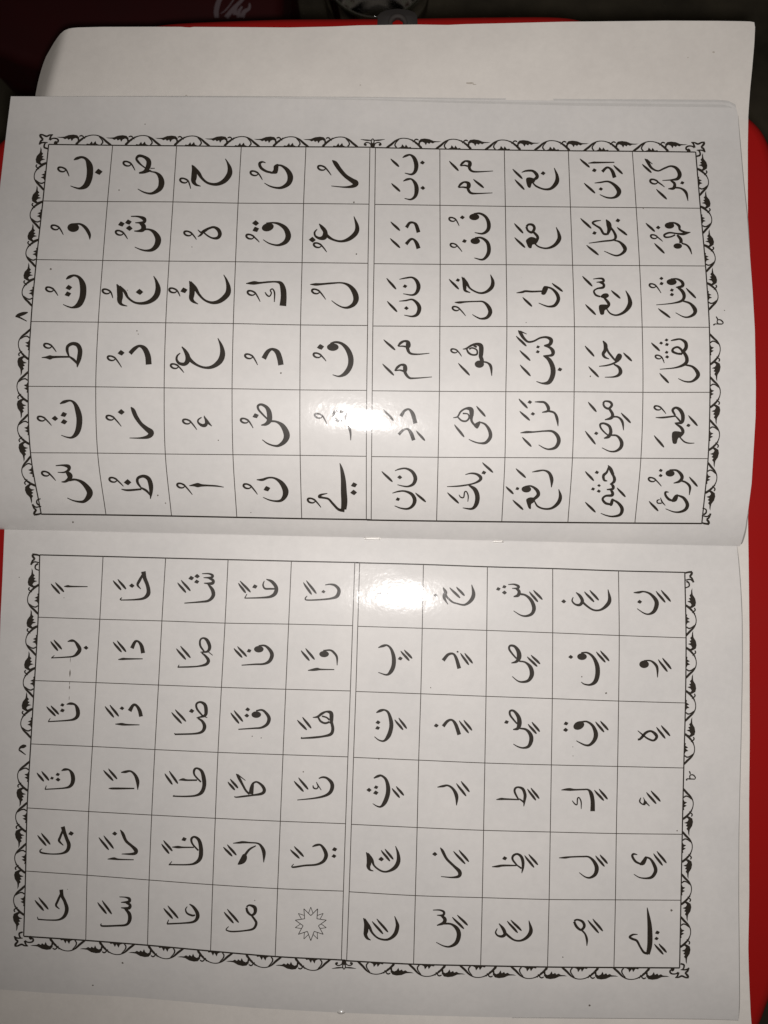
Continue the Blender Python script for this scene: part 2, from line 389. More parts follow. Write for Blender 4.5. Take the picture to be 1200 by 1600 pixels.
def rim(page, pg, line, wd, out, dz):  # strip painting the shadow gap along a page edge
    pen = Pen(pg, dz); pen.stroke([(x + out[0], y + out[1], wd if 0 < i < len(line) - 1 else .15) for i, (x, y) in enumerate(line)], 6); pen.build('edge_shadow_strip', M_edge_shadow, page)
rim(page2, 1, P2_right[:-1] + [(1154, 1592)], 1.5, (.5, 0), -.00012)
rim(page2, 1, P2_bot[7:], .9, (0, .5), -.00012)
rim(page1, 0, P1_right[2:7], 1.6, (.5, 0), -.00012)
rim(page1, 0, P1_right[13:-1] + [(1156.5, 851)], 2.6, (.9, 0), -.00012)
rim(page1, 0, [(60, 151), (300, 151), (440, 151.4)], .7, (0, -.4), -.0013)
M_steel, nt, b = mat('staple_steel'); b.inputs['Metallic'].default_value = 1; b.inputs['Base Color'].default_value = (.85, .83, .8, 1); b.inputs['Roughness'].default_value = .55
nn = N(nt, 'ShaderNodeTexNoise', Scale=500.0); nt.links.new(pos(nt), nn.inputs['Vector']); bp = N(nt, 'ShaderNodeBump', Strength=.3, Distance=.00005)
nt.links.new(nn.outputs['Fac'], bp.inputs['Height']); nt.links.new(bp.outputs[0], b.inputs['Normal'])
for x0, x1 in ((569, 596), (770, 787)):
    mb = MB(); vs = []; nseg = 12; r = 1.6
    for i in range(nseg + 1):
        x = x0 + (x1 - x0) * i / nseg; e = min(i, nseg - i); dz = -.0003 if e == 0 else 0
        y = gutter(x) + 1.4
        for k in range(8):
            a = 2 * math.pi * k / 8; q = proj(1, x, y + r * math.cos(a), 0); vs.append((q[0], q[1], q[2] + r * S * math.sin(a) + dz + .0001))
    mb.add(vs, [(i * 8 + k, (i + 1) * 8 + k, (i + 1) * 8 + (k + 1) % 8, i * 8 + (k + 1) % 8) for i in range(nseg) for k in range(8)] + [tuple(range(8))[::-1], tuple(nseg * 8 + k for k in range(8))])
    mb.build('staple', M_steel, book, True)
# small glossy bump added on the lower margin to catch a glint
mb = MB(); vs = []; fs = []; nr, na = 6, 20
for j in range(nr + 1):
    rr = 1 - j / nr
    for i in range(na):
        a = 2 * math.pi * i / na
        q = proj(1, 533 + 6.5 * rr * math.cos(a), 1581.5 + 3.4 * rr * math.sin(a), .00003); vs.append((q[0], q[1], q[2] + .00052 * math.cos(rr * math.pi / 2)))
fs = [(j * na + i, j * na + (i + 1) % na, (j + 1) * na + (i + 1) % na, (j + 1) * na + i) for j in range(nr) for i in range(na)]
M_glint_bump, nt, b = mat('glint_bump_gloss'); b.inputs['Base Color'].default_value = (.66, .64, .61, 1); b.inputs['Roughness'].default_value = .5
b.inputs['Roughness'].default_value = .3; b.inputs['Specular IOR Level'].default_value = 1.0; b.inputs['Coat Weight'].default_value = 1.0; b.inputs['Coat Roughness'].default_value = .16; b.inputs['Coat IOR'].default_value = 1.8
mb.add(vs, fs); mb.build('glint_bump', M_glint_bump, page2, True)

# ---------------------------------------------------------------- ruled tables
G1 = [[(76,225.6),(176,227),(276,227.8),(377,229),(478,229.4),(578,230),(586.6,230.6),(687.3,232.8),(788,234.4),(888,235.6),(988,236.4),(1087,237.6)],
 [(67,314),(168,315),(270.3,315.5),(372,317.4),(474.4,318),(576.6,319),(585.6,319.4),(687.5,320.8),(789.6,322.4),(891.3,323.4),(994,324.4),(1094.4,325.4)],
 [(57,405.6),(160.6,407),(264.2,408),(368,409),(472,410.3),(575,411.4),(584.4,412),(687.8,413),(791,413.6),(894.7,414.4),(999.4,415),(1102.4,415.6)],
 [(48.4,502.4),(153.6,503.4),(259,504.4),(364.6,505.6),(469.6,507.7),(574.4,508.6),(582.6,509.4),(687.3,510),(792,510.2),(897.5,510.6),(1003.4,511),(1108.4,511.4)],
 [(44,603.6),(149.6,604.4),(256.5,606),(362.6,607.4),(468.6,609.2),(573,610),(581.6,610.6),(686.5,611.5),(790.4,612),(897.1,612.2),(1004.6,613),(1109.4,613)],
 [(47.6,707.4),(152.6,708),(258.3,709.4),(364,710.4),(469,711.5),(572.4,713),(580.6,713.4),(684.6,714.5),(789,715),(894.5,715.5),(1001.4,716),(1106.4,716.6)],
 [(64.4,803.4),(165.6,804.6),(268,806.3),(370,808.4),(471.4,810.4),(572.4,812),(580,812.6),(682.2,814.2),(784,815.4),(887.3,816.5),(992,817.4),(1096.6,818)]]
G2 = [[(62,867),(161,869.4),(258.8,872),(356.4,874.4),(455.3,876.8),(554.4,879),(562,879.4),(661.6,882),(761.6,885.6),(863.6,888.4),(966.4,892),(1070,894.4)],
 [(59.6,964.4),(156,967.6),(253,970.2),(351.6,973.6),(451,975.2),(551,977.6),(559,978.6),(659.8,981.7),(760.6,985),(863.6,988.8),(967.6,993),(1072,996.6)],
 [(54,1063.4),(150,1066.6),(247.6,1070.4),(346,1074),(446.5,1077),(547.4,1079.6),(556,1080.4),(657.5,1084),(759.4,1088),(863,1091.6),(966.6,1095.4),(1071,1098.4)],
 [(48,1162.4),(144.4,1166.4),(242,1171.2),(340.6,1175.6),(442.2,1179.2),(543.6,1182.6),(552.4,1183.4),(654.2,1187.7),(757.6,1192.2),(861.5,1195.2),(965,1197.6),(1068.4,1200)],
 [(42.4,1262.4),(138.6,1268),(237,1273.5),(336.4,1278.6),(438,1283.2),(540,1287),(549,1288),(651.8,1293),(755.6,1297.4),(859.8,1300),(963,1302.4),(1066,1303.6)],
 [(40,1361),(136,1367.6),(233,1375),(332.4,1382.4),(433.8,1388.5),(536.6,1392.4),(545.6,1393.4),(649,1399.4),(753.6,1402.6),(858,1405.4),(961.6,1406),(1064,1406.6)],
 [(37,1463),(134,1469.4),(230.5,1477),(329,1486),(430,1494.6),(533.4,1500),(541.6,1501.2),(646.2,1506.6),(751,1509),(855.5,1511),(959.3,1511.8),(1061.9,1512.4)]]
def polyline(pts): return [p[:2] for p in crom(pts, 14)]
def rules(pg, GR, page):
    pen = Pen(pg, .000026)
    for r in range(1, 6):
        for a, b in ((0, 6), (6, 12)): pen.stroke([(x, y, 1.25) for x, y in GR[r][a:b]], 14)
    for c in range(1, 11):
        pen.stroke([(GR[r][c][0], GR[r][c][1], 1.3) for r in range(7)], 14)
    pen.build('printed_rules', M_line, page)
    pen = Pen(pg, .000031)
    pen.stroke([(x, y, 1.9) for x, y in GR[0]], 12); pen.stroke([(x, y, 2.3) for x, y in GR[6]], 12)
    pen.stroke([(*GR[r][0], 2.0) for r in range(7)], 14); pen.stroke([(*GR[r][11], 2.0) for r in range(7)], 14)
    pen.build('printed_frame', M_ink, page)
rules(0, G1, page1); rules(1, G2, page2)

# ---------------------------------------------------------------- scroll borders (shapes in fifths of a pixel along and out from the frame)
UNIT_P = [[(0, 62), (30, 62), (55, 64), (85, 76), (118, 80), (145, 76), (160, 60), (158, 34), (140, 12), (134, 12), (150, 34), (148, 50), (136, 56), (120, 50), (108, 33), (100, 50), (84, 42), (76, 52), (60, 46), (46, 54), (20, 56)],
          [(206, 0), (214, 10), (232, 7), (248, 26), (256, 9), (274, 28), (281, 10), (292, 6), (300, 2), (302, 0)]]
UNIT_S = [[(138, 2, 14), (158, 26, 14), (188, 53, 11), (222, 71, 7), (256, 78, 6), (290, 74, 7), (322, 56, 11), (348, 30, 14), (372, 10, 13), (388, 0, 6)],
          [(298, 66, 4), (320, 40, 8), (324, 20, 9), (312, 4, 8)], [(160, 66, 7), (175, 72, 9), (188, 64, 8), (186, 48, 7), (176, 36, 6)],
          [(205, 72, 3), (200, 60, 6), (196, 48, 8)], [(150, 60, 6), (158, 36, 9), (150, 14, 10)]]
def edge_map(line, sgn, ns):
    P = np.array(line, float); d = np.r_[0, np.cumsum(np.hypot(*np.diff(P, axis=0).T))]
    def f(t, n):
        x, y = np.interp(t, d, P[:, 0]), np.interp(t, d, P[:, 1])
        x2, y2 = np.interp(t + 4, d, P[:, 0]), np.interp(t + 4, d, P[:, 1]); x1, y1 = np.interp(t - 4, d, P[:, 0]), np.interp(t - 4, d, P[:, 1])
        L = math.hypot(x2 - x1, y2 - y1) + 1e-9; nx, ny = sgn * -(y2 - y1) / L, sgn * (x2 - x1) / L
        if t < 0:                                   # before the corner: straight on
            ux, uy = (P[2] - P[0]) / np.hypot(*(P[2] - P[0])); x, y = P[0][0] + ux * t, P[0][1] + uy * t
        return x + nx * n * ns, y + ny * n * ns
    return f
def border(pg, page, line, sgn, ns, s0, e, count):
    deep = 1.45 if count == 4 else 1.12
    f = edge_map(line, sgn, ns); pitch = (e - s0) / (count - 1 + 1.13)
    for k in range(count):
        pen = Pen(pg, .000036); a = s0 + k * pitch; jt = random.uniform(-.6, .6)
        q = pitch / 345
        for ip, p in enumerate(UNIT_P): pen.poly([f(a + jt + x * q, (max(8, 80 - (80 - y) * deep) if ip == 0 and y > 20 else y * 1.15) / 5) for x, y in p])
        for s_ in UNIT_S: pen.stroke([(*f(a + jt + x * q, y / 5), w_ / 5 * 1.3) for x, y, w_ in s_], 5)
        pen.build('scroll_ornament', M_ink, page)
col = lambda G, c: polyline([G[r][c] for r in range(7)])
row = lambda G, r: polyline(G[r])
def part(line, p0, n=None):
    return line
def between(line, rev):
    return line[::-1] if rev else line
def tof(line, val, axis):
    P = np.array(line); d = np.r_[0, np.cumsum(np.hypot(*np.diff(P, axis=0).T))]
    o = np.argsort(P[:, axis]); return float(np.interp(val, P[o, axis], d[o]))
T = row(G1, 0)
border(0, page1, T, -1, 1.0, tof(T, 88, 0), tof(T, 561, 0), 6)
T = row(G1, 0)[::-1]; border(0, page1, T, 1, 1.0, tof(T, 1074.5, 0), tof(T, 602, 0), 6)
for GG, pg, page, lu, ll, ru, rl in ((G1, 0, page1, (231, 479), (785, 513), (240, 485), (797, 520)), (G2, 1, page2, (888, 1155), (1455, 1188), (919, 1195), (1507, 1231))):
    L_ = col(GG, 0); border(pg, page, L_, 1, 1.12, tof(L_, lu[0], 1), tof(L_, lu[1], 1), 4)
    L_ = col(GG, 0)[::-1]; border(pg, page, L_, -1, 1.12, tof(L_, ll[0], 1), tof(L_, ll[1], 1), 4)
    L_ = col(GG, 11); border(pg, page, L_, -1, 1.03, tof(L_, ru[0], 1), tof(L_, ru[1], 1), 4)
    L_ = col(GG, 11)[::-1]; border(pg, page, L_, 1, 1.03, tof(L_, rl[0], 1), tof(L_, rl[1], 1), 4)
B = row(G2, 6); border(1, page2, B, 1, 1.18, tof(B, 48, 0), tof(B, 518, 0), 6)
B = B[::-1]; border(1, page2, B, -1, 1.18, tof(B, 1047, 0), tof(B, 558, 0), 6)

def corner(pg, page, cx, cy, sx, sy, full=True, sc_=.1):
    """corner flower; drawn at 10x for the top left corner with the frame corner at (205, 258)"""
    pen = Pen(pg, .000038)
    def q(l): return [(cx + (x - 205) * sc_ * sx, cy + (y - 258) * sc_ * sy, w_ * sc_ * 1.9) for x, y, w_ in l]
    if full:
        LN = [[(62, 105, 12), (110, 108, 14), (170, 132, 16), (220, 112, 13), (275, 106, 8)], [(268, 108, 8), (238, 135, 14), (222, 190, 20)],
              [(68, 108, 16), (82, 140, 20), (120, 182, 14)], [(122, 184, 12), (85, 205, 18), (60, 262, 14)], [(60, 255, 8), (110, 230, 13), (190, 230, 8)],
              [(222, 190, 14), (270, 165, 12), (330, 168, 14), (355, 195, 16), (345, 230, 14)], [(345, 235, 16), (310, 232, 36), (290, 222, 14)],
              [(160, 232, 12), (140, 260, 14), (138, 305, 16), (190, 325, 14)]]
    else:
        LN = [[(205, 268, 14), (150, 255, 16), (90, 250, 18)], [(92, 250, 16), (100, 285, 20), (130, 325, 16)], [(130, 325, 14), (95, 350, 16), (68, 415, 16)],
              [(68, 412, 8), (120, 368, 12), (190, 378, 10), (205, 372, 8)], [(180, 395, 16), (140, 425, 14), (140, 475, 12), (195, 500, 10)]]
    for l in LN: pen.stroke(q(l), 5)
    pen.build('corner_ornament', M_ink, page)
corner(0, page1, *G1[0][0], 1, 1); corner(0, page1, *G1[0][11], -1, 1)
corner(0, page1, *G1[6][0], 1, -1, False); corner(0, page1, *G1[6][11], -1, -1, False)
corner(1, page2, *G2[0][0], 1, 1, False); corner(1, page2, *G2[0][11], -1, 1, False)
corner(1, page2, *G2[6][0], 1, -1); corner(1, page2, *G2[6][11], -1, -1)
def middle(pg, page, cx, cy, sy):
    pen = Pen(pg, .000038)
    for sx in (-1, 1):
        for l in ([(418, 175, 6), (380, 180, 12), (320, 178, 16), (230, 165, 4)], [(400, 290, 14), (388, 240, 14), (350, 216, 12), (310, 220, 14), (295, 245, 22), (325, 255, 22)], [(418, 152, 8), (398, 185, 12), (402, 225, 14), (406, 290, 20)]):
            pen.stroke([(cx + (x - 420) * .1 * sx, cy + (y - 292) * .1 * sy, w_ * .15) for x, y, w_ in l], 5)
    pen.stroke([(cx, cy - 7 * sy, 3), (cx, cy, 6)], 2)
    pen.build('centre_ornament', M_ink, page)
middle(0, page1, 582.3, 230.4, 1); middle(1, page2, 537.5, 1500.8, -1)

# the fourteen-pointed star in the last cell of the lower left table
pen = Pen(1, .000034); sx_, sy_ = 420 + 328 / 5, 1180 + 1318 / 5
def star(rot, tips_only, lw):
    n = 7; ro, ri = 26.2, 12.9
    V = [(sx_ + (ro if i % 2 == 0 else ri) * math.sin(rot + math.pi * i / n) * .95, sy_ - (ro if i % 2 == 0 else ri) * math.cos(rot + math.pi * i / n)) for i in range(14)]
    for i in range(14):
        a, b = V[i], V[(i + 1) % 14]
        if tips_only:
            t, o_ = (a, b) if i % 2 == 0 else (b, a); e_ = (t[0] + (o_[0] - t[0]) * .67, t[1] + (o_[1] - t[1]) * .67)
            pen.stroke([(*t, lw), (*e_, lw)], 3)
        else: pen.stroke([(*a, lw), (*b, lw)], 4)
star(math.pi / 7, False, 1.15); star(0, True, 1.0)
pen.build('printed_star', M_ink, page2)

# dust specks that the photograph shows
for pg, page, L_ in ((0, page1, [(79.6, 420.4, 1.6), (186, 297, 1), (214, 517, 1.1), (216, 522, .9), (341, 688, 1.1), (557, 397, 1.2), (199, 453.6, .8), (258.6, 786, 1), (246.6, 774, 1.3), (392, 801, .8), (822, 504, .9), (439, 583, 1.3), (1005, 325.6, 1), (553, 316, 1.4),
      (300, 386, .9), (114, 816, 1.3), (922.5, 588, 1.2), (1132, 485, .9)]), (1, page2, [(947, 1083, 1.5), (909, 1057.4, 1.1), (895, 1167, .8), (1049, 1422.4, 1.9), (895.4, 1181, .7), (408, 1153, .9), (673, 1074.6, 1), (394, 1150.4, .9),
      (879.4, 1495.6, 1), (1058, 1298, 1.2), (30, 902, .8), (474, 1206, 1.1), (398, 1407, .9), (105.4, 1389.6, .7), (592, 1186, 1), (921, 1571, 1.6), (191.6, 1504.6, 1.5), (145, 1539.6, 1.2), (100, 934, .7)])):
    pen = Pen(pg, .00004)
    for x, y, r in L_:
        pen.poly([(x + r * (1 + random.uniform(-.25, .25)) * math.cos(a), y + r * (1 + random.uniform(-.25, .25)) * math.sin(a)) for a in np.linspace(0, 2 * math.pi, 9, endpoint=False)])
    tag(pen.build('dust_speck', M_speck, page), kind='stuff')
# broken pencil-like streak below the second row on the lower page
pen = Pen(1, .00004)
for y0, y1, wd in ((1027.5, 1035, .8), (1046, 1058, 2.2), (1064, 1070, .9), (1071, 1077, 1.5), (1088, 1094, .9)):
    x = 110 - (y0 - 1030) * .03; pen.stroke([(x, y0, .4), (x - .2, (y0 + y1) / 2, wd), (x - .4, y1, .4)], 4)
pen.build('ink_streak', M_speck, page2)

# ---------------------------------------------------------------- printed letters and words, traced stroke by stroke
def draw(text):
    pg = 0; x0 = y0 = 0.0; z = 5.0; pen = None; name = ''
    def flush():
        if pen is not None and pen.v: pen.build(name, M_ink, page1 if pg == 0 else page2)
    T = lambda a: (x0 + float(a[0]) / z, y0 + float(a[1]) / z)
    for ln in text.strip().splitlines():
        k, *a = ln.split()
        if k == 'P': flush(); pen = None; pg = int(a[0])
        elif k == 'R': x0, y0 = float(a[0]), float(a[1]); z = float(a[2]) if len(a) > 2 else 5.0
        elif k in 'CWN': flush(); pen = Pen(pg, .000032); pen.fat = .6; name = {'C': 'printed_letter', 'W': 'printed_word', 'N': 'page_number'}[k]
        elif k == 's':
            pts = []
            for t in a:
                t = t.split(','); pts.append((*T(t), float(t[2]) / z))
            pen.stroke(pts, 6)
        elif k == 'p':
            pen.poly([q[:2] for q in closed([T(t.split(',')) for t in a], 3)])
        elif k == 'd':
            t = a[0].split(','); cx, cy = T(t); r = float(t[2]) / z; ja = random.uniform(-.2, .2)
            base = [(-1, .22), (-.55, -.35), (-.12, -.8), (.4, -.5), (1, -.08), (.65, .35), (.25, .8), (-.4, .55)]
            pen.poly([(cx + r * (x * math.cos(ja) - y * math.sin(ja)), cy + r * (x * math.sin(ja) + y * math.cos(ja))) for x, y in base])
        elif k == 'e':
            t = [float(v) for v in a[0].split(',')]; cx, cy = T(t); ro = R(t[4]) if len(t) > 4 else 0
            pen.poly([(cx + (t[2] * math.cos(q) * math.cos(ro) - t[3] * math.sin(q) * math.sin(ro)) / z, cy + (t[2] * math.cos(q) * math.sin(ro) + t[3] * math.sin(q) * math.cos(ro)) / z) for q in np.linspace(0, 2 * math.pi, 20, endpoint=False)])
        elif k == 'f':
            (xa, ya), (xb, yb) = T(a[0].split(',')), T(a[1].split(',')); L_ = math.hypot(xb - xa, yb - ya); w_ = 17 / z
            nx, ny = (yb - ya) / L_, -(xb - xa) / L_; bow = .25
            pen.stroke([(xa, ya, .5), (xa + (xb - xa) * .25 - nx * bow, ya + (yb - ya) * .25 - ny * bow, w_ * .75), (xa + (xb - xa) * .6, ya + (yb - ya) * .6, w_), (xa + (xb - xa) * .85, ya + (yb - ya) * .85, w_ * .8), (xb, yb, w_ * .25)], 4)
        elif k == 'm':
            t = a[0].split(','); cx, cy = T(t); tx, ty = T(a[1].split(',')); s_ = (float(a[2]) if len(a) > 2 else 1.0) / z
            pen.stroke([(cx + x * s_, cy + y * s_, w_ * s_) for x, y, w_ in ((30, 4, 6), (12, 16, 9), (-14, 13, 12), (-30, -2, 14), (-26, -16, 14), (-4, -18, 11), (20, -8, 12), (34, 5, 10))] +
                       [((cx + 34 * s_ + tx) / 2 + .3, (cy + 5 * s_ + ty) / 2, 8 * s_), (tx, ty, 3 * s_)], 5)
    flush()
